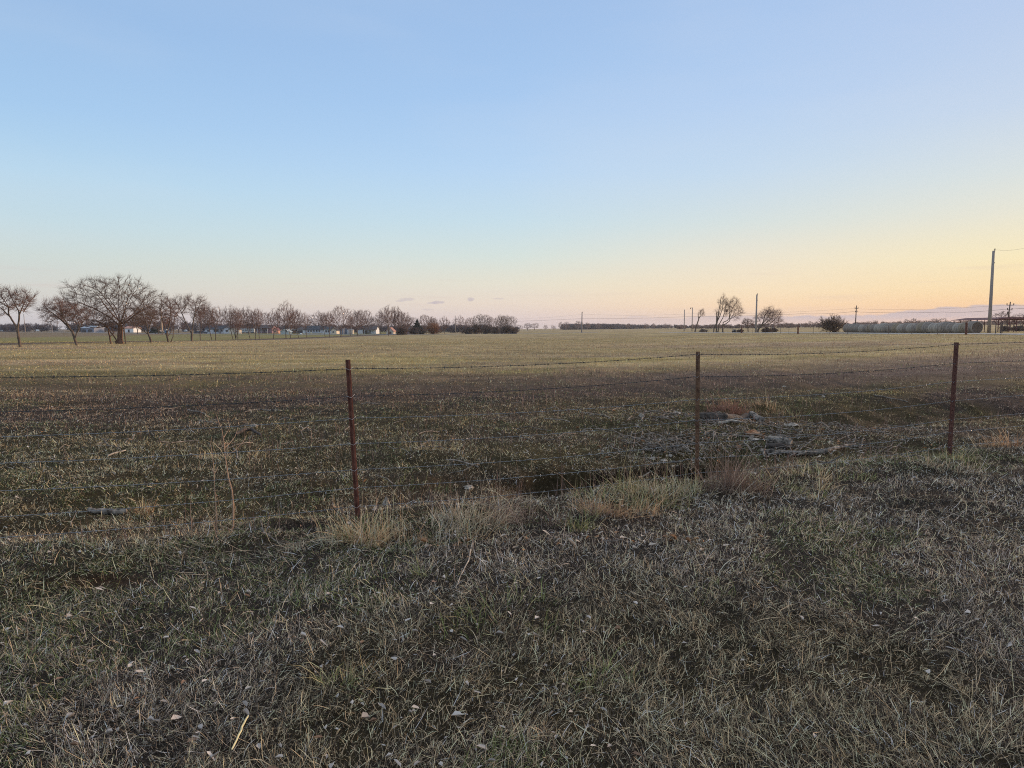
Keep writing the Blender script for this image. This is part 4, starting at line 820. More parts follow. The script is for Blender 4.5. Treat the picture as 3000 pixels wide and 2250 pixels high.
px_tree(2188, 962, [([(2188, 964), (2187, 955), (2187, 950)], 1.6, 1.2, 0, 1), ([(2187, 952), (2180, 940), (2174, 932)], .9, .5, 4, 8), ([(2187, 952), (2192, 940), (2196, 932)], .9, .5, 4, 8), ([(2187, 952), (2186, 940), (2184, 928)], .8, .5, 3, 8)], 'small tree left of the pole by the leaning spreading tree', GB, 35, Y=210, twig=.016, crown=[(2185, 935, 16, 12)])
# --- bushes, cedar
def bush(P, h, wd, n, mat, seed, name, label, cat='bush', twig=.012, leafy=0, leafmat=None, leaf=.05):
    T = Tree(seed, twig=twig, wig=.3, side=.8, ratio=.74); Rn = T.R
    for k in range(n):
        a_ = Rn.uniform(0, 6.28); an = math.radians(Rn.uniform(5, 62)) * min(1.2, wd / h); d = np.array([math.cos(a_) * math.sin(an), math.sin(a_) * math.sin(an), math.cos(an)])
        T.grow(np.array([Rn.normal(0, wd * .08), Rn.normal(0, wd * .08), -.05]), d, h * Rn.uniform(.30, .42), h * .012 + .01, 3)
    S = np.array(T.S); S[:, [2, 5]] = np.maximum(S[:, [2, 5]], .02)
    e = empty(name, P, label, cat)
    V, Q = prisms(S[:, :8], 3); new_mesh('branches', V, Q, mat, parent=e)
    if leafy:
        tips = S[S[:, 8] <= 1][:, 3:6]; tips = tips[Rn.integers(0, len(tips), leafy)] + Rn.normal(0, leaf * 1.5, (leafy, 3)); a_ = Rn.normal(size=(leafy, 3)); b_ = Rn.normal(size=(leafy, 3)); a_ /= np.linalg.norm(a_, axis=1, keepdims=True); b_ /= np.linalg.norm(b_, axis=1, keepdims=True)
        V = np.stack([tips - a_ * leaf, tips - b_ * leaf * .6, tips + a_ * leaf, tips + b_ * leaf * .6], 1).reshape(-1, 3); new_mesh('leaves', V, np.arange(leafy * 4).reshape(-1, 4), leafmat, parent=e)
    return e
P = at(2452, 138); P[0] -= 1; bush(P, ztop(P, 920) - P[2], 3.6, 30, m_bark, 41, 'bush', 'dark brown leafy bush at the far left end of the hay bale row', twig=.02, leafy=2200, leafmat=m_rustleaf, leaf=.085)
P = at(1270, 300); bush(P, pxw(P, 36), 4.0, 60, m_orangetwig, 42, 'bush', 'rusty orange brown bush left of centre', twig=.03)
for px, Y, hp, wd, lab in ((1215, 300, 24, 4.5, 'dark low bush at the foot of the pointed cedar'), (1235, 320, 24, 5, 'grey brown bush left of the rusty orange bush'), (1370, 330, 22, 5, 'dark low bush at the left end of the centre thicket'), (1395, 330, 28, 5, 'tall dark bush left in the centre thicket'), (1425, 325, 26, 5, 'dark bush in the middle of the centre thicket'), (1455, 325, 24, 5, 'dark bush right of the middle of the thicket'), (1482, 320, 26, 5, 'dark bush near the right end of the thicket'), (1505, 315, 20, 4.5, 'lowest dark bush at the right end of the thicket'), (1180, 290, 22, 5, 'dark bush right of the small tan house'), (2165, 190, 10, 2.5, 'low dark bush below the small tree near the pole'), (2240, 180, 16, 4.5, 'dark undergrowth at the foot of the leaning spreading tree'), (2262, 190, 13, 4, 'low bush right of the leaning spreading tree'), (2055, 255, 10, 4, 'low brown bush behind the dark hopper'), (2935, 124, 17, 4.2, 'dark scrub under the left end of the red shelter'), (2975, 126, 18, 4.2, 'dark scrub under the middle of the red shelter'), (3010, 128, 18, 4, 'dark scrub at the right edge under the red shelter')):
    P = at(px, Y); bush(P, pxw(P, hp), wd, 34, m_twig2, px, 'bush', lab, twig=.045)
def cedar(P, h, wd, seed, label):
    Rn = np.random.default_rng(seed); e = empty('cedar', P, label, 'tree'); n = 5200
    t_ = Rn.uniform(0, 1, n) ** 1.25; z = h * (.06 + .94 * t_); prof = wd * .5 * (1 - t_) ** .7 * (1 + .25 * np.sin(t_ * 17 + 1) + .15 * np.sin(t_ * 41)); prof = np.where(t_ > .72, prof * .55, prof)
    a_ = Rn.uniform(0, 6.28, n); r = prof * Rn.uniform(.45, 1.05, n) ** .6; C_ = np.stack([r * np.cos(a_), r * np.sin(a_), z], 1)
    u_ = Rn.normal(size=(n, 3)); v_ = Rn.normal(size=(n, 3)); u_ /= np.linalg.norm(u_, axis=1, keepdims=True); v_ /= np.linalg.norm(v_, axis=1, keepdims=True); q = .16
    V = np.stack([C_ - u_ * q, C_ - v_ * q, C_ + u_ * q, C_ + v_ * q], 1).reshape(-1, 3); new_mesh('foliage', V, np.arange(n * 4).reshape(-1, 4), m_cedar, parent=e)
    V, Fc = tube_path([(0, 0, -.2), (0, 0, h * .9)], [.2, .04], 8); new_mesh('trunk', V, Fc, m_bark, parent=e)
P = at(1224, 320); cedar(P, ztop(P, 934) - P[2], 5.5, 5, 'dark pointed evergreen cedar left of centre')
P = at(462, 360); cedar(P, ztop(P, 945) - P[2], 6, 6, 'dark green evergreen behind the tan pole')
# --- far woods that read as one mass
def woods(name, items, mat, label, seed, lev=3, twig=.09):
    T = Tree(seed, twig=twig, wig=.3, side=.8); base = []
    protos = []
    for k in range(4):
        Tq = Tree(seed + k, twig=twig, wig=.3, side=.85, ratio=.78)
        for j in range(7):
            a_ = Tq.R.uniform(0, 6.28); an = math.radians(Tq.R.uniform(8, 58)); Tq.grow(np.array([0, 0, 0.]), np.array([math.cos(a_) * math.sin(an), math.sin(a_) * math.sin(an), math.cos(an)]), 3.2, .2, lev)
        S = np.array(Tq.S); S[:, :6] /= S[:, 5].max(); S[:, 6:8] /= 8; protos.append(S)
    out = []; Rn = np.random.default_rng(seed)
    for x, y, h in items:
        S = protos[Rn.integers(0, 4)].copy(); a_ = Rn.uniform(0, 6.28); c, s = math.cos(a_), math.sin(a_)
        for q in (0, 3): X_ = S[:, q] * c - S[:, q + 1] * s; Y_ = S[:, q] * s + S[:, q + 1] * c; S[:, q] = X_; S[:, q + 1] = Y_
        S[:, [0, 3]] = S[:, [0, 3]] * h * 1.15 + x; S[:, [1, 4]] = S[:, [1, 4]] * h * 1.15 + y; S[:, [2, 5]] = np.maximum(S[:, [2, 5]], 0) * h + gz(x, y) - .1; S[:, 6:8] = np.maximum(S[:, 6:8] * h, twig * .6)
        out.append(S[:, :8])
    V, Q = prisms(np.concatenate(out), 3); tag(new_mesh(name, V, Q, mat), label, 'woods', kind='stuff')
Rn = np.random.default_rng(77)
it = []
for _ in range(150):
    px = Rn.uniform(-60, 900); Y = Rn.uniform(560, 760); P = at(px, Y); yt = np.interp(px, [0, 40, 80, 130, 230, 300, 480, 620, 900], [950, 946, 944, 947, 945, 942, 938, 944, 950]) + Rn.uniform(-2, 5); it.append((P[0], P[1], ztop(P, yt) - P[2]))
woods('distant_woods', it, m_twigfar, 'long dark purple wood behind the houses on the left', 201, 3, .12)
it = []
for _ in range(150):
    px = Rn.uniform(900, 1520); Y = Rn.uniform(420, 640); P = at(px, Y); it.append((P[0], P[1], ztop(P, 951 + Rn.uniform(-4, 5)) - P[2]))
woods('distant_woods', it, m_twigfar, 'dark scrubby wood behind the centre thicket', 202, 3, .1)
it = []
for _ in range(330):
    px = Rn.uniform(1648, 2110) if Rn.random() < .65 else Rn.uniform(1648, 1850); Y = Rn.uniform(960, 1060); P = at(px, Y); yt = np.interp(px, [1645, 1665, 1850, 1860, 1985, 2110], [951, 949, 950, 952, 952, 953]) + Rn.uniform(-3, 3); it.append((P[0], P[1], max(2, ztop(P, yt) - P[2])))
woods('distant_woods', it, m_twigfar, 'long blue grey wood on the centre horizon behind the lone pole', 203, 3, .16)
it = []
for _ in range(300):
    px = Rn.uniform(1980, 3120); Y = Rn.uniform(620, 760); P = at(px, Y); yt = np.interp(px, [1850, 2090, 2300, 2500, 2950, 3100], [954, 951, 948, 944, 939, 938]) + Rn.uniform(-3, 4); it.append((P[0], P[1], max(1.5, ztop(P, yt) - P[2])))
woods('distant_woods', it, m_twigpink, 'low pinkish scrub running along the right horizon', 204, 3, .12)

# ------------------------------------------------------------------ buildings
def gable_house(name, px0, px1, Y, ywall, yridge, depth, label, wall, roof, wins=(), doors=(), rz=0, ridge='x', eave=.35, cat='house', group='low houses beyond the hedgerow', extra=None, porch=None):
    P = at((px0 + px1) / 2, Y); w_ = pxw(P, px1 - px0); h = ztop(P, ywall) - P[2]; hr = ztop(P, yridge) - P[2]
    e = empty(name, P, label, cat, group, rz)
    D = depth; x0, x1 = -w_ / 2, w_ / 2
    if ridge == 'x':
        mb = MB().add([(x0, 0, -.3), (x1, 0, -.3), (x1, D, -.3), (x0, D, -.3), (x0, 0, h), (x1, 0, h), (x1, D, h), (x0, D, h), (x0, D / 2, hr - .12), (x1, D / 2, hr - .12)], [(0, 1, 5, 4), (1, 2, 6, 9, 5), (2, 3, 7, 6), (3, 0, 4, 8, 7)]); mb.build('wall', wall, e)
        k = (hr - h) / (D / 2); a_ = eave
        prof = [(-a_, h - k * a_ + .02), (D / 2, hr), (D + a_, h - k * a_ + .02), (D + a_, h - k * a_ + .22), (D / 2, hr + .2), (-a_, h - k * a_ + .22)]
        V = [(x0 - a_, y, z) for y, z in prof] + [(x1 + a_, y, z) for y, z in prof]; n_ = 6
        MB().add(V, [(0, 1, 4, 5), (1, 2, 3, 4), (11, 10, 7, 6), (10, 9, 8, 7)] + [(i, i + 6, (i + 1) % 6 + 6, (i + 1) % 6) for i in range(6)]).build('roof', roof, e)
    else:
        mb = MB().add([(x0, 0, -.3), (x1, 0, -.3), (x1, D, -.3), (x0, D, -.3), (x0, 0, h), (x1, 0, h), (x1, D, h), (x0, D, h), (0, 0, hr - .12), (0, D, hr - .12)], [(0, 1, 5, 8, 4), (1, 2, 6, 5), (2, 3, 7, 9, 6), (3, 0, 4, 7)]); mb.build('wall', wall, e)
        k = (hr - h) / (w_ / 2); a_ = eave
        prof = [(x0 - a_, h - k * a_ + .02), (0, hr), (x1 + a_, h - k * a_ + .02), (x1 + a_, h - k * a_ + .22), (0, hr + .2), (x0 - a_, h - k * a_ + .22)]
        V = [(x, -a_, z) for x, z in prof] + [(x, D + a_, z) for x, z in prof]
        MB().add(V, [(0, 1, 4, 5), (1, 2, 3, 4), (11, 10, 7, 6), (10, 9, 8, 7)] + [(i, i + 6, (i + 1) % 6 + 6, (i + 1) % 6) for i in range(6)]).build('roof', roof, e)
    for (fx_, fw, z0, z1) in wins:
        xc = x0 + w_ * fx_; o = MB().box(xc - fw / 2 - .08, xc + fw / 2 + .08, -.05, -.003, h * z0 - .08, h * z1 + .08).build('window', m_white if wall is not m_white else m_palepole, e)
        MB().box(xc - fw / 2, xc + fw / 2, -.07, -.053, h * z0, h * z1).build('pane', m_glass_or_shade, o)
    for (fx_, fw, mt) in doors:
        xc = x0 + w_ * fx_; MB().box(xc - fw / 2, xc + fw / 2, -.06, -.004, 0, min(2.1, h * .85)).build('door_or_shade', mt, e)  # real doors, and dark panels painting the shade of open bays
    if porch:
        for fx_ in porch: xc = x0 + w_ * fx_; MB().box(xc - .08, xc + .08, -1.5, -1.34, -.1, h).build('porch_post', m_white, e)
        f0, f1 = min(porch), max(porch); MB().box(x0 + w_ * f0 - .2, x0 + w_ * f1 + .2, -1.6, -.02, h - .05, h + .1).build('porch_roof', roof, e)
    return e, P, w_, h
HY = 372
gable_house('ranch_house', 606, 664, HY, 964, 954.5, 9, 'long pale blue white ranch house with a dark roof behind slim trees', m_white, m_roof, wins=((.16, .9, .45, .8), (.56, 2.4, .4, .85), (.85, .8, .45, .8)), doors=((.74, 1.0, m_glass_or_shade),), porch=(.42, .6, .8))
gable_house('house', 661, 677, HY - 4, 963, 957, 8, 'white gable fronted wing house between the ranch house and cream shed', m_white, m_roof, wins=((.55, 1.1, .4, .75),), ridge='y')
gable_house('shed', 676, 704, HY - 8, 966, 958.5, 6, 'cream gabled shed catching warm light, left of the campers', m_cream, m_roofbrown, doors=((.5, 1.6, m_cream),), wins=((.8, .6, .45, .7),), ridge='y', rz=.15, cat='shed', group=None)
gable_house('house', 757, 801, HY + 10, 961, 953, 8, 'plum brick house with white porch columns and a low roof', m_brick, m_roofbrown, wins=((.3, 1.2, .4, .8), (.65, 1.2, .4, .8)), doors=((.5, 1.0, m_glass_or_shade),), porch=(.1, .35, .75))
gable_house('shed', 804, 816, HY, 967, 961, 5, 'small salmon orange gabled shed right of the plum house', m_orange, m_shed, wins=((.5, .7, .45, .75),), ridge='y', cat='shed', group=None)
gable_house('shed', 826, 850, 330, 972, 965, 5, 'pale green grey tent roofed shed behind the fan shaped tree', material('pale_green_canvas', (.42, .48, .48), (.50, .56, .55), 1, .8, .1), material('pale_green_canvas_roof', (.48, .54, .54), (.56, .62, .6), 1, .8, .1), ridge='y', cat='shed', group=None)
gable_house('shed', 851, 858, HY, 966, 964, 4, 'narrow cream white shed left of the brown box shed', m_cream, m_cream, wins=((.5, .8, .55, .8),), cat='shed', group=None)
gable_house('shed', 862, 872, HY, 968, 966, 4, 'small orange brown box shed left of the carport', m_rustleaf, m_roofbrown, cat='shed', group=None)
gable_house('carport', 873, 898, HY, 966, 960, 7, 'pale blue white carport with a dark opening by the long ranch house', m_white, m_roofbrown, doors=((.4, 2.8, m_glass_or_shade),), cat='carport', group=None)  # wide dark panel paints the shade inside the carport opening
gable_house('ranch_house', 897, 953, HY, 966, 955, 10, 'longest grey roofed ranch house with a row of five windows', material('grey_siding', (.44, .46, .53), (.52, .54, .6), 2, .7, .05), m_roof, wins=((.18, .8, .45, .95), (.32, .8, .45, .95), (.47, .8, .45, .95), (.62, .8, .45, .95), (.75, .8, .45, .95)), doors=((.33, 1.0, m_cream),))
gable_house('house', 951, 974, 342, 964.5, 958, 9, 'grey blue front part of the gable wing with two dark windows', m_white, m_roof, wins=((.34, .8, .35, .75), (.66, .8, .35, .75)))
gable_house('house', 973, 989, 340, 967, 958, 8, 'white gable end coloured cream for its warm light, left of the dense round tree', m_cream, m_roof, wins=((.4, .7, .35, .7),), ridge='y')  # warm evening light on the white gable is put into the siding colour
gable_house('storage_container', 998, 1008, 318, 962, 961.6, 6, 'left grey steel container standing beside the dense round tree', m_steelgrey, m_steelgrey, eave=.05, cat='container', group='steel containers')
gable_house('storage_container', 1009, 1023, 322, 963.5, 963, 3, 'right blue grey steel container, longer of the two', m_steelgrey, m_steelgrey, doors=((.93, .5, m_white),), eave=.05, cat='container', group='steel containers')
gable_house('shed', 1026, 1036, 330, 968, 966, 3, 'tiny tan box shed behind the white pole by the containers', m_cream, m_palepole, eave=.1, cat='shed', group=None)
gable_house('house', 1051, 1072, 360, 965, 957, 8, 'white walled house half hidden behind the round tree', m_white, m_roof, wins=((.8, .8, .4, .8),))
gable_house('house', 1072, 1104, 355, 966, 955, 9, 'white house with a dark roof and open dark porch', m_white, m_roofbrown, doors=((.18, 3.6, m_glass_or_shade),), porch=(.02, .32, .42, .95))  # the dark panel is painted shade under the open porch
gable_house('house', 1134, 1154, 330, 970, 960, 7, 'small tan orange house behind the dark straight trunk tree', m_cream, m_orange, doors=((.5, 1.6, m_roofbrown),), ridge='y')
gable_house('barn', 246, 283, 470, 961, 955, 12, 'long grey barn with a pale blue roof behind the big oak', m_steelgrey, material('pale_blue_steel', (.42, .48, .55), (.50, .56, .62), 1, .6, .1), doors=((.2, 3, m_glass_or_shade), (.7, 3, m_glass_or_shade)), cat='barn', group=None)
gable_house('barn', 371, 398, 480, 962, 956, 10, 'white farm building with a warm roof right of the big oak trunk', m_whitepaint, m_orange, doors=((.5, 1.2, m_glass_or_shade),), cat='barn', group=None)
gable_house('shed', 441, 456, 400, 967, 963, 6, 'low green grey shed behind the short round tree', m_steelgrey, m_palepole, cat='shed', group=None)
gable_house('shed', 458, 470, 400, 968, 964, 6, 'low pale grey shed left of the tan pole', m_palepole, m_palepole, cat='shed', group=None)
gable_house('house', 1190, 1214, 350, 966, 960, 7, 'dim grey house hidden in the trees left of the cedar', m_brick, m_roofbrown, wins=((.7, .8, .4, .8),))

# open shelter on the right
e = empty('open_shelter', at(2950, 108), 'dark red open sided shelter roof at the right edge', 'shelter'); P = np.array(e.location)
X0 = at(2894, 108)[0] - P[0]; X1 = at(3120, 108)[0] - P[0]; Xr = at(2942, 108)[0] - P[0]
z0 = ztop(P, 936) - P[2]; zr = ztop(P, 929) - P[2]; z1 = ztop(P, 929.5) - P[2]
V = [(X0, 0, z0), (Xr, 0, zr), (X1, 0, z1), (X1, 10, z1), (Xr, 10, zr), (X0, 10, z0)]; V += [(x, y, z - (.06 if i in (0, 5) else .32)) for i, (x, y, z) in enumerate(V)]
MB().add(V, [(0, 1, 4, 5), (1, 2, 3, 4), (11, 10, 7, 6), (10, 9, 8, 7), (0, 6, 7, 1), (1, 7, 8, 2), (2, 8, 9, 3), (3, 9, 10, 4), (4, 10, 11, 5), (5, 11, 6, 0)]).build('roof', m_shed, e)
for px in (2920, 2952, 2973, 2997, 3040, 3090):
    for yy in (.4, 9.6):
        x = at(px, 108)[0] - P[0]; zt_ = zr - .3 if px > 2942 else z0 + (zr - z0) * (px - 2894) / 48 - .25
        MB().tube([(x, yy, -.5), (x, yy, zt_)], .06, 8).build('roof_post', m_shed, e)
        if yy < 1: MB().tube([(x, yy, zt_ - .9), (x + .9, yy, zt_ - .02)], .05, 6).tube([(x, yy, zt_ - .9), (x - .7, yy, zt_ - .1)], .05, 6).build('brace', m_shed, e)
# small dark hopper and equipment
P = at(2063, 235); s_ = P[1] / F; e = empty('feed_hopper', P, 'small dark box feeder in the field left of the upright twisted stems', 'feeder')
MB().extrude_y([(-4 * s_, 0.3), (4.5 * s_, .3), (4.8 * s_, 7.5 * s_), (-5 * s_, 6.8 * s_)], -.8, .8).build('hopper_box', m_stemdark, e)
for sx in (-3.5, 3.8): MB().box(sx * s_ - .06, sx * s_ + .06, -.6, .6, -.2, .32).build('leg', m_stemdark, e)
P = at(2149, 195); s_ = P[1] / F; e = empty('tractor', P, 'small dark parked farm machine left of the first thick fence post', 'tractor')
MB().extrude_y([(-6*s_, .5), (5.5*s_, .5), (6*s_, 4.5*s_), (1*s_, 5*s_), (.5*s_, 9*s_), (-4.5*s_, 9.4*s_), (-5*s_, 5*s_), (-6.2*s_, 4.5*s_)], -.6, .6).build('tractor_body', m_carpaint, e)
for x, r in ((-3.4, 2.9), (4, 2.0)):
    for y in (-.85, .6): MB().cyl_y(x*s_, r*s_, r*s_, y, y + .25).build('wheel', m_tyre, e)

# ------------------------------------------------------------------ vehicles and small things on the left
def vehicle(name, px, Y, npx, prof, win, wheels, label, body, cat, rz=0, width=1.8):
    P = at(px, Y); L = pxw(P, npx); e = empty(name, P, label, cat, 'parked vehicles by the houses', rz)
    MB().extrude_y([(x * L, z) for x, z in prof], -width / 2, width / 2).build('body', body, e)
    for w_ in win: MB().extrude_y([(x * L, z) for x, z in w_], -width / 2 - .012, width / 2 + .012).build('window', m_glass_or_shade, e)
    for x in wheels:
        for y in (-width / 2 - .02, width / 2 - .2):
            o = MB().cyl_y(x * L, .33, .33, y, y + .22).build('wheel', m_tyre, e)
            if y < 0: MB().cyl_y(x * L, .33, .18, y - .02, y - .003).build('rim', m_palepole, o)
    return e
car = [(-.5, .35), (.5, .35), (.5, .75), (.46, .88), (.27, .95), (.12, 1.42), (-.22, 1.45), (-.40, 1.0), (-.49, .92)]
carw = [[(-.36, .98), (.22, .98), (.105, 1.36), (-.205, 1.38)]]
vehicle('parked_car', 583, 368, 16, car, carw, (-.3, .31), 'small dark car parked left of the larger dark car', m_carpaint, 'car')
vehicle('parked_car', 601, 366, 21, car, carw, (-.3, .31), 'larger dark car parked before the pale garage end', m_carpaint, 'car')
pick = [(-.5, .45), (.5, .45), (.5, .95), (.30, 1.05), (.20, 1.68), (-.04, 1.72), (-.08, 1.12), (-.5, 1.1)]
vehicle('pickup_truck', 33, 600, 42, [(x, z * 1.35) for x, z in pick], [[(-.03, 1.48), (.24, 1.46), (.17, 2.2), (-.02, 2.22)]], (-.32, .32), 'long white pickup truck on the road at the far left', m_whitepaint, 'pickup truck', width=2.2)
vehicle('parked_car', 550, 560, 8, [(x, z * 1.3) for x, z in car], carw, (-.3, .31), 'tiny white car on the road above the wishbone tree fork', m_whitepaint, 'car')
camp = [(-.5, .5), (.48, .5), (.5, 1.2), (.46, 2.5), (.40, 2.65), (-.46, 2.65), (-.5, 2.4)]
m_camper = material('white_camper_shell', (.5, .54, .54), (.62, .66, .65), 1, .5, 0)
for px, n_, lab in ((716, 16, 'left pale camper trailer behind the slim trees'), (730, 13, 'middle pale camper trailer between its neighbours'), (744, 15, 'right pale camper trailer beside the white pole')):
    vehicle('camper_trailer', px, 395, n_, camp, [[(-.38, 1.5), (-.2, 1.5), (-.2, 2.1), (-.38, 2.1)], [(-.08, 1.5), (.12, 1.5), (.12, 2.1), (-.08, 2.1)], [(.24, 1.5), (.38, 1.5), (.38, 2.1), (.24, 2.1)]], (-.08, .08), lab, m_camper, 'camper', width=2.3)
P = gp(882, 981); e = empty('gas_tank', P, 'small white domed gas tank on the grass before the carport', 'gas tank')
r_ = pxw(P, 2.4); V, Fc = tube_path([(-r_*1.5, 0, r_), (-r_*1.3, 0, r_), (-r_*.9, 0, r_), (r_*.9, 0, r_), (r_*1.3, 0, r_), (r_*1.5, 0, r_)], [r_*.3, r_*.75, r_, r_, r_*.75, r_*.3], 14); new_mesh('tank', V, Fc, m_whitepaint, parent=e, smooth=True)
for sx in (-.7, .7): MB().box(sx*r_-.06, sx*r_+.06, -.25, .25, -.1, .2).build('leg', m_palepole, e)
P = at(119, 560); s_ = P[1]/F; e = empty('roadside_sign', P, 'white signboard beside the far road on the left', 'sign'); MB().box(-5*s_, 5*s_, -.06, 0, 2.2*s_, 7*s_).build('sign_board', m_whitepaint, e)
for sx in (-4, 4): MB().box(sx*s_-.08, sx*s_+.08, .003, .15, -.2, 6.8*s_).build('leg', m_palepole, e)
P = at(494, 300); s_ = P[1]/F; e = empty('blue_box', P, 'blue box with a white top seen between the twin stems', 'box'); MB().extrude_y([(-4*s_, .7), (4*s_, .7), (4.2*s_, 6*s_+.7), (1.5*s_, 8*s_+.7), (-3.8*s_, 7*s_+.7)], -.6, .6).build('box_body', material('blue_plastic', (.10, .18, .30), (.14, .24, .36), 1, .5, 0), e)
MB().box(-2.5*s_, 2*s_, -.4, .4, 7.2*s_+.7, 11*s_+.7).build('white_cap', m_whitepaint, e)
for sx in (-3, 3): MB().box(sx*s_-.08, sx*s_+.08, -.4, .4, -.2, .72).build('leg', m_stemdark, e)
P = at(178, 560); s_ = P[1]/F; e = empty('guard_rail', P, 'pale guard rail beside the road left of the oak', 'guard rail'); MB().box(-18*s_, 18*s_, -.05, .05, .45, .95).build('rail', m_palepole, e)
for k in range(7): x = (-18 + 6*k)*s_; MB().box(x-.08, x+.08, .053, .2, -.2, .95).build('post', m_palepole, e)

# ------------------------------------------------------------------ sticks, logs, stumps behind the fence
def lump_path(pts, radii, k=10, rough=.18, seed=0):
    V, Fc = tube_path(pts, radii, k); V = np.array(V); Rn = np.random.default_rng(seed); n = len(pts)
    for i in range(n):
        c = np.array(pts[i]); V[i*k:(i+1)*k] = c + (V[i*k:(i+1)*k] - c) * (1 + Rn.uniform(-rough, rough, (k, 1)))
    return V, Fc
def log(name, pxs, radii, mat, label, cat='log', lift=.5, n=None, seed=0, twigs=0, rough=.15, tl=1):
    P = [gp(*p) for p in pxs]; Q = []
    for a_, b_ in zip(P[:-1], P[1:]):
        for k in range(4): Q.append(a_ + (b_ - a_) * k / 4)
    Q.append(P[-1]); Q = np.array(Q); Rn = np.random.default_rng(seed); Q[1:-1] += Rn.normal(0, 1, Q[1:-1].shape) * min(.012, max(radii) * .35); t_ = np.linspace(0, 1, len(Q)); rr_ = np.interp(t_, np.linspace(0, 1, len(radii)), radii); Q[:, 2] = ground(Q[:, 0], Q[:, 1]) + rr_ * lift + .015
    V, Fc = lump_path(Q, rr_, 9, rough, seed)
    if twigs:
        e = empty(name, (0, 0, 0), label, cat); new_mesh('stem', V, Fc, mat, parent=e)
        T = Tree(seed + 5, twig=.003, wig=.35, side=.5, trop=.05)
        for _ in range(twigs):
            i = Rn.integers(len(Q) // 4, len(Q)); d = nrm(np.array([Rn.normal(), Rn.normal(), abs(Rn.normal()) * .6])); T.grow(Q[i], d, Rn.uniform(.05, .12) * tl, .004, 1)
        V, Qd = prisms(np.array(T.S)[:, :8], 4); new_mesh('twigs', V, Qd, mat, parent=e); return e
    o = new_mesh(name, V, Fc, mat); return tag(o, label, cat)
log('fallen_log', [(2052, 1228), (2120, 1232), (2188, 1226)], [.07, .08, .06], m_logdark, 'dark fallen log just right of the middle post', seed=1)
log('fallen_branch', [(2104, 1243), (2140, 1238), (2172, 1241)], [.022, .028, .02], m_palewood, 'pale bleached branch under the dark log by the middle post', 'branch', seed=2)
log('broken_stump', [(2200, 1222), (2232, 1244)], [.05, .06], m_log, 'broken log piece with a white bark side, centre of the brush', seed=3, lift=1.2)
log('fallen_log', [(2250, 1300), (2285, 1304), (2318, 1312)], [.055, .06, .05], m_log, 'thick grey log piece lying above the long curved branch', seed=4, lift=.9)
log('fallen_log', [(2243, 1316), (2280, 1318), (2308, 1321)], [.035, .04, .035], m_logdark, 'short dark log lying under the thick grey log piece', seed=14, lift=.9)
log('fallen_branch', [(2228, 1328), (2290, 1334), (2350, 1336), (2420, 1328), (2505, 1308)], [.03, .033, .032, .028, .018], m_log, 'longest curved pale branch lying right of the middle post', 'branch', seed=5, lift=.8, rough=.1)
log('fallen_branch', [(2112, 1276), (2160, 1282), (2210, 1284)], [.014, .018, .016], m_log, 'thin grey branch left of the orange wood chunk', 'branch', seed=6, twigs=3)
log('fallen_branch', [(1896, 1300), (1930, 1316), (1962, 1332)], [.016, .02, .012], m_log, 'grey brushy branch left of the middle post', 'branch', seed=7, twigs=16, tl=2.2)
log('fallen_log', [(262, 1500), (310, 1508), (372, 1506)], [.022, .026, .022], m_log, 'short grey log in the grass at the left', seed=8)
log('fallen_branch', [(690, 1282), (712, 1272), (738, 1268), (765, 1282)], [.02, .03, .028, .015], m_logdark, 'dark arched branch left of the left post', 'branch', seed=9, lift=1.6)
log('stick', [(550, 1203), (575, 1208), (603, 1216)], [.012, .014, .010], m_log, 'thin pale stick in the dark band, left of the sapling', 'stick', seed=10)
log('stick', [(716, 1210), (760, 1203), (822, 1206)], [.012, .015, .010], m_log, 'long thin pale stick in the dark band, right of the sapling', 'stick', seed=11)
log('stick', [(315, 1340), (340, 1331), (368, 1323)], [.010, .012, .008], m_palewood, 'pale slanting stick in the left grass', 'stick', seed=12)
log('stick', [(1384, 1600), (1372, 1660), (1350, 1700), (1335, 1735)], [.0035, .004, .0035, .002], m_palewood, 'long thin twig in the foreground grass below centre', 'stick', seed=13, twigs=2, lift=6)
log('straw', [(728, 2130), (705, 2178), (680, 2228)], [.0035, .004, .003], material('yellow_straw', (.60, .54, .30), (.68, .62, .38), 20, .7, 0), 'single bright yellow straw near the bottom edge', 'straw', seed=15, lift=9)
log('stick', [(745, 1555), (775, 1575), (820, 1600)], [.006, .007, .004], m_log, 'arched twig over the bare soil hollow', 'stick', seed=16, twigs=2, lift=3)
log('stick', [(2560, 1160), (2600, 1168), (2660, 1180)], [.012, .014, .01], m_log, 'thin pale stick between the middle and right posts', 'stick', seed=17)
def chunk(px, py, wpx, hpx, mat, label, name='wood_chunk', cat='wood chunk', seed=0):
    P = gp(px, py); w_ = pxw(P, wpx); h = pxw(P, hpx) * 1.15; Rn = np.random.default_rng(seed); bm = []; V = []; Fc = []; nu, nv = 10, 6
    for i in range(nv + 1):
        f = math.pi * i / nv
        for j in range(nu):
            a_ = 2 * math.pi * j / nu; q = 1 + Rn.uniform(-.38, .3); V.append((w_ * .5 * math.sin(f) * math.cos(a_) * q, w_ * .35 * math.sin(f) * math.sin(a_) * q, h * .30 + h * .55 * math.cos(f) * (1 + Rn.uniform(-.45, .25))))
    for i in range(nv):
        for j in range(nu): Fc.append((i*nu+j, (i+1)*nu+j, (i+1)*nu+(j+1) % nu, i*nu+(j+1) % nu))
    o = new_mesh(name, V, Fc, mat); o.location = P; o.rotation_euler = (0, 0, Rn.uniform(-.4, .4)); tag(o, label, cat); return o
chunk(2203, 1277, 46, 18, m_orangewood, 'orange rotten wood chunk, largest coloured piece in the brush', seed=1)
chunk(2207, 1290, 34, 9, m_palewood, 'flat pale wood chunk directly below the orange chunk', seed=2)
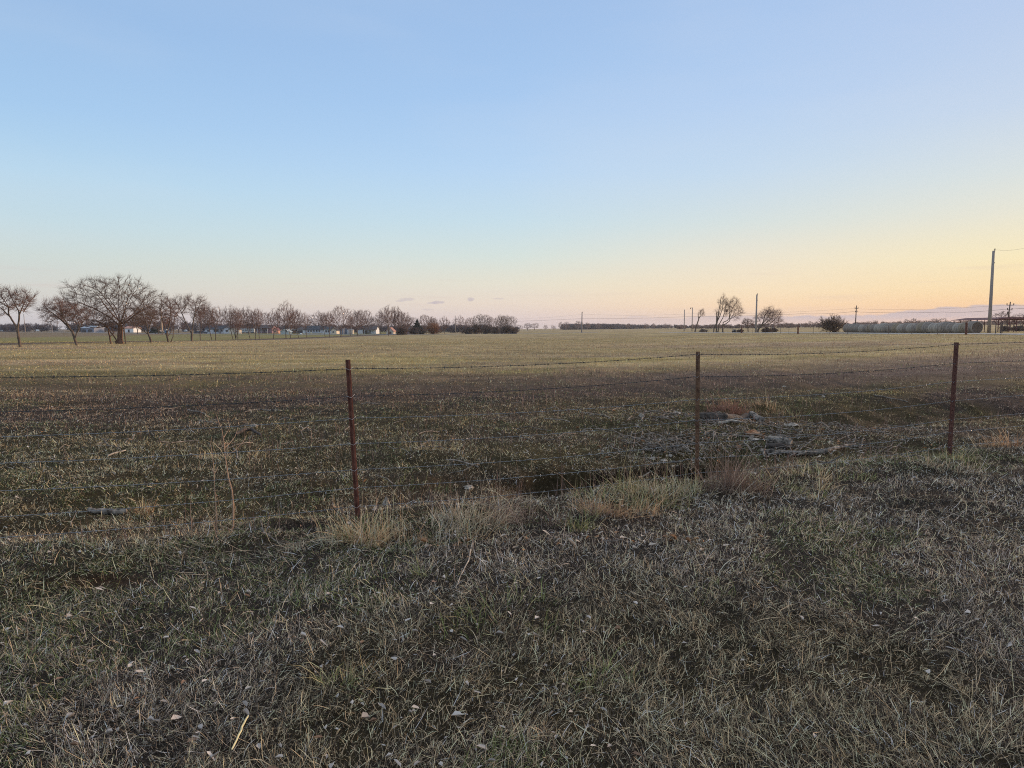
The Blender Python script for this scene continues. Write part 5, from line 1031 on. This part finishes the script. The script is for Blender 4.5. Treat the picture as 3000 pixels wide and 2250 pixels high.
chunk(2239, 1284, 14, 9, m_orangewood, 'little tan wood chunk right of the flat pale chunk', seed=3)
chunk(2163, 1318, 20, 14, m_orangewood, 'small orange wood chunk left of the thick grey log piece', seed=4)
chunk(2318, 1248, 42, 9, m_palewood, 'pale bark slab beside the mossy hump', seed=5)
chunk(1880, 1222, 18, 12, m_palewood, 'upright pale wood chip left of the middle post, by the top of the brush', seed=6)
chunk(1982, 1216, 26, 12, m_palewood, 'pale broken wood chunk close left of the middle post', seed=7)
chunk(1914, 1346, 26, 9, m_palewood, 'left white stone on the far lip of the ditch', 'pale_stone', 'stone', 8)
chunk(1944, 1352, 24, 8, m_palewood, 'middle white stone on the far lip of the ditch', 'pale_stone', 'stone', 9)
chunk(1963, 1339, 16, 9, m_palewood, 'right white stone on the far lip of the ditch', 'pale_stone', 'stone', 10)
chunk(1374, 1431, 34, 11, m_palewood, 'pale flat wood chunk between the left post and centre stems', seed=11)
chunk(1766, 1325, 10, 7, m_palewood, 'tiny white pebble left of the ditch stones', 'pale_stone', 'stone', 12)
chunk(743, 1250, 24, 8, m_palewood, 'pale chip heap above the dark arched branch', seed=13)
chunk(2023, 1287, 10, 5, m_orangewood, 'small yellow chip close left of the middle post foot', seed=14)
chunk(2076, 1287, 12, 7, m_orangewood, 'small yellow orange chip right of the middle post', seed=15)
chunk(2208, 1388, 24, 7, m_palewood, 'pale chip in the grass below the long curved branch', seed=16)
chunk(2412, 1164, 12, 6, m_palewood, 'pale chip high in the brush toward the right post', seed=17)
chunk(2297, 1134, 12, 4, m_palewood, 'smallest pale chip farthest back in the dark band', seed=18)
chunk(1132, 1487, 20, 34, m_palewood, 'pale crumpled upright leaf beside the left post foot', 'dead_leaf', 'leaf', 19)

# countless twigs and chips lying about
Rn = np.random.default_rng(909); S = []
def litter(cx, cy, sx, sy, n_, l0, l1, r0, r1, rise=.25):
    for _ in range(n_):
        x = cx + Rn.normal(0, sx); y = cy + Rn.normal(0, sy); a_ = Rn.uniform(0, math.pi); L_ = Rn.uniform(l0, l1); r = Rn.uniform(r0, r1); p = np.array([x, y, gz(x, y) + r + Rn.uniform(.005, .04)])
        for k in range(3):
            q = p + np.array([math.cos(a_), math.sin(a_), 0]) * L_ / 3; q[2] = gz(q[0], q[1]) + r + .02 + abs(Rn.normal(0, rise * .15)); S.append((*p, *q, r, r * .85)); p = q; a_ += Rn.normal(0, .3)
for px, py, sx, sy, n_ in ((2150, 1235, .9, .5, 70), (2250, 1290, .9, .5, 90), (1935, 1310, .5, .4, 70), (1930, 1220, .8, .5, 40), (2350, 1250, 1.0, .8, 50), (2400, 1330, .8, .3, 30), (1700, 1290, 2.5, 1.5, 40), (800, 1240, 3, 2, 50)):
    P = gp(px, py); litter(P[0], P[1], sx, sy, n_, .12, .6, .003, .011)
P = gp(1500, 1560); litter(P[0], P[1], 3, .35, 60, .08, .35, .0015, .004)
V, Q = prisms(np.array(S), 5); tag(new_mesh('twig_litter', V, Q, m_log), 'small bleached twigs strewn over the rough ground behind the fence', 'twigs', kind='stuff')
n_ = 900; cx = []; 
for px, py, sx, sy, k in ((2150, 1235, 1.3, .7, 200), (2230, 1300, 1.2, .6, 220), (1930, 1330, .8, .5, 140), (1900, 1215, 1.5, .8, 120), (1300, 1250, 4, 2.5, 130), (1620, 1600, .7, .12, 60), (2020, 1600, .3, .1, 30), (2500, 1170, 2.5, 1.5, 60)):
    P = gp(px, py); cx.append(np.stack([Rn.normal(P[0], sx, k), Rn.normal(P[1], sy, k)], 1))
cx = np.concatenate(cx); C = np.where(Rn.uniform(0, 1, len(cx))[:, None] < .7, np.array((.48, .43, .37)), np.array((.42, .24, .13))) * Rn.uniform(.5, 1.2, len(cx))[:, None]
V, Q, C2 = leaves(cx[:, 0], cx[:, 1], Rn.uniform(.02, .07, len(cx)), C); tag(new_mesh('wood_chips', V, Q, m_leaf, C2), 'pale and orange bark chips and leaves strewn around the brush', 'chips', kind='stuff')

# ------------------------------------------------------------------ tall grass clumps along the fence
def grass_clump(px, py, n, h, wd, base, label, var=.35, lean=.5, az0=None, green=0, seed=0, lay=0):
    P = gp(px, py); R0 = np.random.default_rng(seed + 500)
    n = int(n * .6); sub = R0.integers(0, 5, n); cx_ = R0.normal(0, wd * .42, 5); cy_ = R0.normal(0, wd * .26, 5); X = cx_[sub] + R0.normal(0, wd * .17, n); Y = cy_[sub] + R0.normal(0, wd * .14, n) 
    Pz = ground(P[0] + X, P[1] + Y) - P[2] - .01; B = np.stack([X, Y, Pz], 1)
    az = np.arctan2(Y, X) + R0.normal(0, .9, n) if az0 is None else az0 + R0.normal(0, .45, n)
    tilt = np.abs(R0.normal(lean, .42, n)) + lay; curl = R0.uniform(-.4, 1.6, n)
    C = np.array(base)[None] * R0.lognormal(0, var, n)[:, None]; gmk = R0.uniform(0, 1, n) < green; C[gmk] = GREEN * 1.5 * R0.uniform(.6, 1.4, gmk.sum())[:, None]; C = np.clip(C, .02, .75)
    V, Q, CC = blades(B, h * .75 * R0.lognormal(-.2, .55, n), R0.uniform(.002, .0045, n) * max(1, P[1] / 5.5), az, tilt, curl, C, 3)
    o = new_mesh('grass_clump', V, Q, m_blade, CC); o.location = P; tag(o, label, 'grass clump', 'tall dry grass clumps along the near fence')
TANC = (.68, .50, .30); ORC = (.56, .36, .21); BRC = (.25, .175, .135); STC = (.60, .48, .34); GYC = (.44, .38, .20)
for i, a_ in enumerate((
 (1068, 1578, 900, .20, .42, TANC, 'largest tan grass clump at the foot of the left post', .35, .55, None, .1),
 (1150, 1590, 500, .16, .45, ORC, 'orange tan grass clump just right of the left post foot'),
 (1010, 1600, 380, .15, .40, STC, 'straw grass clump just left of the left post foot'),
 (1240, 1560, 500, .18, .45, STC, 'straw clump at the foot of the dark centre stem'),
 (1320, 1555, 420, .16, .5, TANC, 'tan clump right of the dark centre stem'),
 (1370, 1530, 520, .22, .42, STC, 'pale arching grass clump between the left post and brown clump'),
 (1440, 1525, 380, .20, .5, STC, 'pale grass clump left of the dark brown clump'),
 (1512, 1510, 300, .17, .25, BRC, 'narrow brown clump at the first dark stem'),
 (1625, 1530, 700, .24, .35, BRC, 'dark red brown grass clump with a tall dark stem'),
 (1700, 1540, 420, .14, .3, GYC, 'yellow green tuft right of the red brown clump', .3, .6, None, .6),
 (1742, 1500, 900, .22, .42, ORC, 'orange tan bushy grass clump before the ditch'),
 (1830, 1480, 380, .16, .5, GYC, 'greenish grass clump on the ditch edge', .3, .6, None, .4),
 (1900, 1460, 500, .2, .5, TANC, 'tan leaning grass clump right of the ditch'),
 (1980, 1450, 600, .22, .5, GYC, 'green tan clump left of the middle post foot', .3, .6, None, .3),
 (2045, 1460, 500, .22, .4, STC, 'straw clump at the foot of the middle post'),
 (2110, 1440, 700, .32, .4, BRC, 'tall reddish brown weed clump right of the middle post', .3, .15),
 (2170, 1430, 420, .26, .3, BRC, 'thinner reddish brown weed clump beside the taller one', .3, .2),
 (2250, 1440, 420, .16, .5, GYC, 'low green tan clump on the bank right of the brown weeds', .3, .7, None, .4),
 (2335, 1410, 420, .15, .4, TANC, 'small tan clump on the bank between middle and right posts'),
 (2430, 1400, 420, .14, .42, GYC, 'low yellow green clump on the bank', .3, .7, None, .5),
 (2740, 1365, 480, .14, .5, STC, 'low straw clump left of the right post foot', .3, .7),
 (2830, 1355, 420, .13, .5, GYC, 'yellow green clump right of the right post foot', .3, .7, None, .5),
 (2130, 1212, 620, .26, .55, (.27, .14, .10), 'reddish brown weed patch behind the dark fallen log', .3, .25),
 (2260, 1205, 360, .2, .8, ORC, 'rusty tan weeds behind the broken log piece', .3, .3),
 (2330, 1225, 260, .16, .6, GYC, 'mossy green hump above the pale bark slab', .3, .7, None, .6),
 (1150, 1415, 420, .10, .7, GYC, 'bright green grass patch behind the fence right of the left post', .3, .6, None, .8),
 (2960, 1310, 600, .26, .5, ORC, 'pinkish tan grass clump at the right edge'),
 (1440, 1780, 420, .16, .55, GYC, 'green yellow grass tuft in the foreground, left of centre bottom', .3, .5, None, .65),
 (1755, 1990, 150, .13, .18, GYC, 'small green tuft low in the foreground right of centre', .3, .5, None, .7),
 (985, 2020, 140, .12, .2, GYC, 'small green yellow tuft low in the foreground left', .3, .5, None, .6),
 (2075, 1740, 150, .11, .25, GYC, 'small yellow green tuft in the foreground right', .3, .6, None, .6),
 (1260, 1690, 160, .12, .2, GYC, 'small green tuft beside the long thin twig', .3, .6, None, .7),
 (400, 1500, 260, .14, .25, ORC, 'orange tan tuft beside the short grey log'),
 (1265, 1315, 260, .14, .35, TANC, 'round tan tuft behind the fence right of the left post'),
 (690, 1340, 380, .14, .5, TANC, 'spread tan tuft behind the saplings'))):
    px, py, n_, h, wd, bc, lab = a_[:7]; r_ = a_[7:]; grass_clump(px, py, int(n_ * 1.0), h, wd, bc, lab, *(r_[:1] or (.35,)), *(r_[1:2] or (.5,)), (r_[2] if len(r_) > 2 else None), (r_[3] if len(r_) > 3 else 0), seed=i)
for px, py, a0, lab in ((930, 1610, math.radians(200), 'flattened swept straw left of the left post foot'), (680, 1640, math.radians(190), 'flattened grey straw swath at the left'), (1550, 1600, math.radians(80), 'pale flattened grass below the red brown clump')):
    grass_clump(px, py, 700, .20, .55, np.array(STC) * .85, lab, .3, .2, a0, 0, px, lay=1.15)

# ------------------------------------------------------------------ saplings and dead stalks
def stalk(name, Y, main, branches, r, mat, label, cat='sapling'):
    P = np.array(onray(*main[0], Y)); P[2] = gz(P[0], P[1]) - .02; e = empty(name, P, label, cat)
    def w3(p, dy=0): q = onray(p[0], p[1], Y + dy) - P; return q
    pts = [w3(p) for p in main]; pts[0] = np.array([0, 0, 0]); n_ = len(pts); V, Fc = tube_path(pts, [max(.0016, r * (1 - .8 * i / (n_ - 1))) for i in range(n_)], 7); new_mesh('stem', V, Fc, mat, parent=e)
    for br_ in branches:
        pts = [w3(p, .05 * i) for i, p in enumerate(br_)]; V, Fc = tube_path(pts, [max(.0013, r * .4 * (1 - .6 * i / (len(pts) - 1))) for i in range(len(pts))], 6); new_mesh('twig', V, Fc, mat, parent=e)
stalk('sapling', 5.35, [(672, 1582), (683, 1540), (684, 1490), (680, 1440), (668, 1395), (660, 1340), (655, 1290), (650, 1260), (640, 1235), (634, 1215)], [[(655, 1282), (663, 1270), (670, 1258)], [(657, 1312), (672, 1300), (688, 1280), (698, 1252)], [(663, 1335), (690, 1318), (712, 1295), (722, 1275)], [(654, 1300), (662, 1298), (672, 1298)], [(684, 1470), (690, 1490), (692, 1510)]], .0085, m_stem, 'taller leafless sapling with upturned side twigs left of the left post')
stalk('sapling', 5.3, [(637, 1582), (634, 1530), (632, 1480), (628, 1420), (626, 1370), (620, 1320), (617, 1300), (620, 1278)], [[(628, 1385), (618, 1375), (612, 1365)], [(627, 1390), (634, 1378), (637, 1368)], [(630, 1440), (640, 1470), (642, 1490)]], .0055, m_stem, 'thinner leafless sapling just left of the taller one')
for i, (Y, main, br_, lab) in enumerate((
 (5.75, [(1228, 1575), (1226, 1520), (1222, 1470), (1218, 1430), (1222, 1395)], [[(1224, 1490), (1240, 1465), (1252, 1430)], [(1225, 1500), (1208, 1470), (1200, 1440)], [(1222, 1460), (1232, 1440), (1236, 1415)]], 'dark branching dead stem right of the left post'),
 (5.9, [(1252, 1545), (1256, 1500), (1250, 1450), (1256, 1415)], [[(1254, 1490), (1268, 1465), (1276, 1440)]], 'thin dark stem beside the branching dead stem'),
 (6.5, [(1648, 1500), (1649, 1440), (1646, 1380), (1642, 1320), (1641, 1275)], [[(1647, 1400), (1652, 1380), (1652, 1360)]], 'tall straight dark stem rising from the red brown clump'),
 (6.2, [(1512, 1530), (1514, 1480), (1512, 1430), (1516, 1400)], [[(1513, 1460), (1500, 1430), (1492, 1405)], [(1513, 1480), (1530, 1450), (1540, 1420)]], 'thin grey stem at the narrow brown clump'),
 (6.4, [(1572, 1510), (1592, 1480), (1590, 1440)], [], 'short leaning stem left of the red brown clump'),
 (6.6, [(1735, 1520), (1742, 1470), (1738, 1420), (1744, 1390)], [[(1741, 1460), (1726, 1430)]], 'thin stem in the orange tan clump'),
 (6.7, [(1893, 1485), (1906, 1450), (1915, 1425)], [], 'short dark slanting stick stem right of the ditch'),
 (7.3, [(2196, 1450), (2210, 1390), (2222, 1340), (2228, 1310)], [[(2216, 1370), (2208, 1345), (2203, 1325)], [(2212, 1385), (2200, 1365)]], 'dark slanting dead stem right of the brown weeds'),
 (7.2, [(2152, 1440), (2150, 1390), (2148, 1350)], [[(2150, 1400), (2162, 1375)]], 'thin dark stem inside the brown weeds'),
 (8.3, [(2552, 1390), (2552, 1340), (2548, 1290), (2552, 1250)], [[(2551, 1330), (2560, 1305)]], 'thin grey stem on the bank left of the right post'),
 (5.1, [(560, 1600), (562, 1550), (558, 1500), (560, 1440)], [[(560, 1530), (572, 1505)]], 'faint tan stem left of the two saplings'),
 (5.2, [(505, 1480), (520, 1520), (545, 1530)], [], 'bent fallen grey stem at the left'))):
    stalk('dead_stalk', Y, main, br_, .0042, m_stemdark if i in (0, 1, 2, 3, 6, 7, 8) else m_stem, lab, 'dead stalk')

# ------------------------------------------------------------------ evening air
hb = MB().box(-3300, 3300, -320, 4320, -3, 24).build('haze', None); hm = bpy.data.materials.new('evening_air'); hm.use_nodes = True; t = hm.node_tree; t.nodes.clear()
pv = t.nodes.new('ShaderNodeVolumePrincipled'); pv.inputs['Color'].default_value = (.86, .88, .95, 1); pv.inputs['Density'].default_value = .00014; pv.inputs['Anisotropy'].default_value = .3
out = t.nodes.new('ShaderNodeOutputMaterial'); t.links.new(pv.outputs[0], out.inputs['Volume']); hb.data.materials.append(hm); hb['kind'] = 'stuff'; hb['label'] = 'thin pale evening haze'
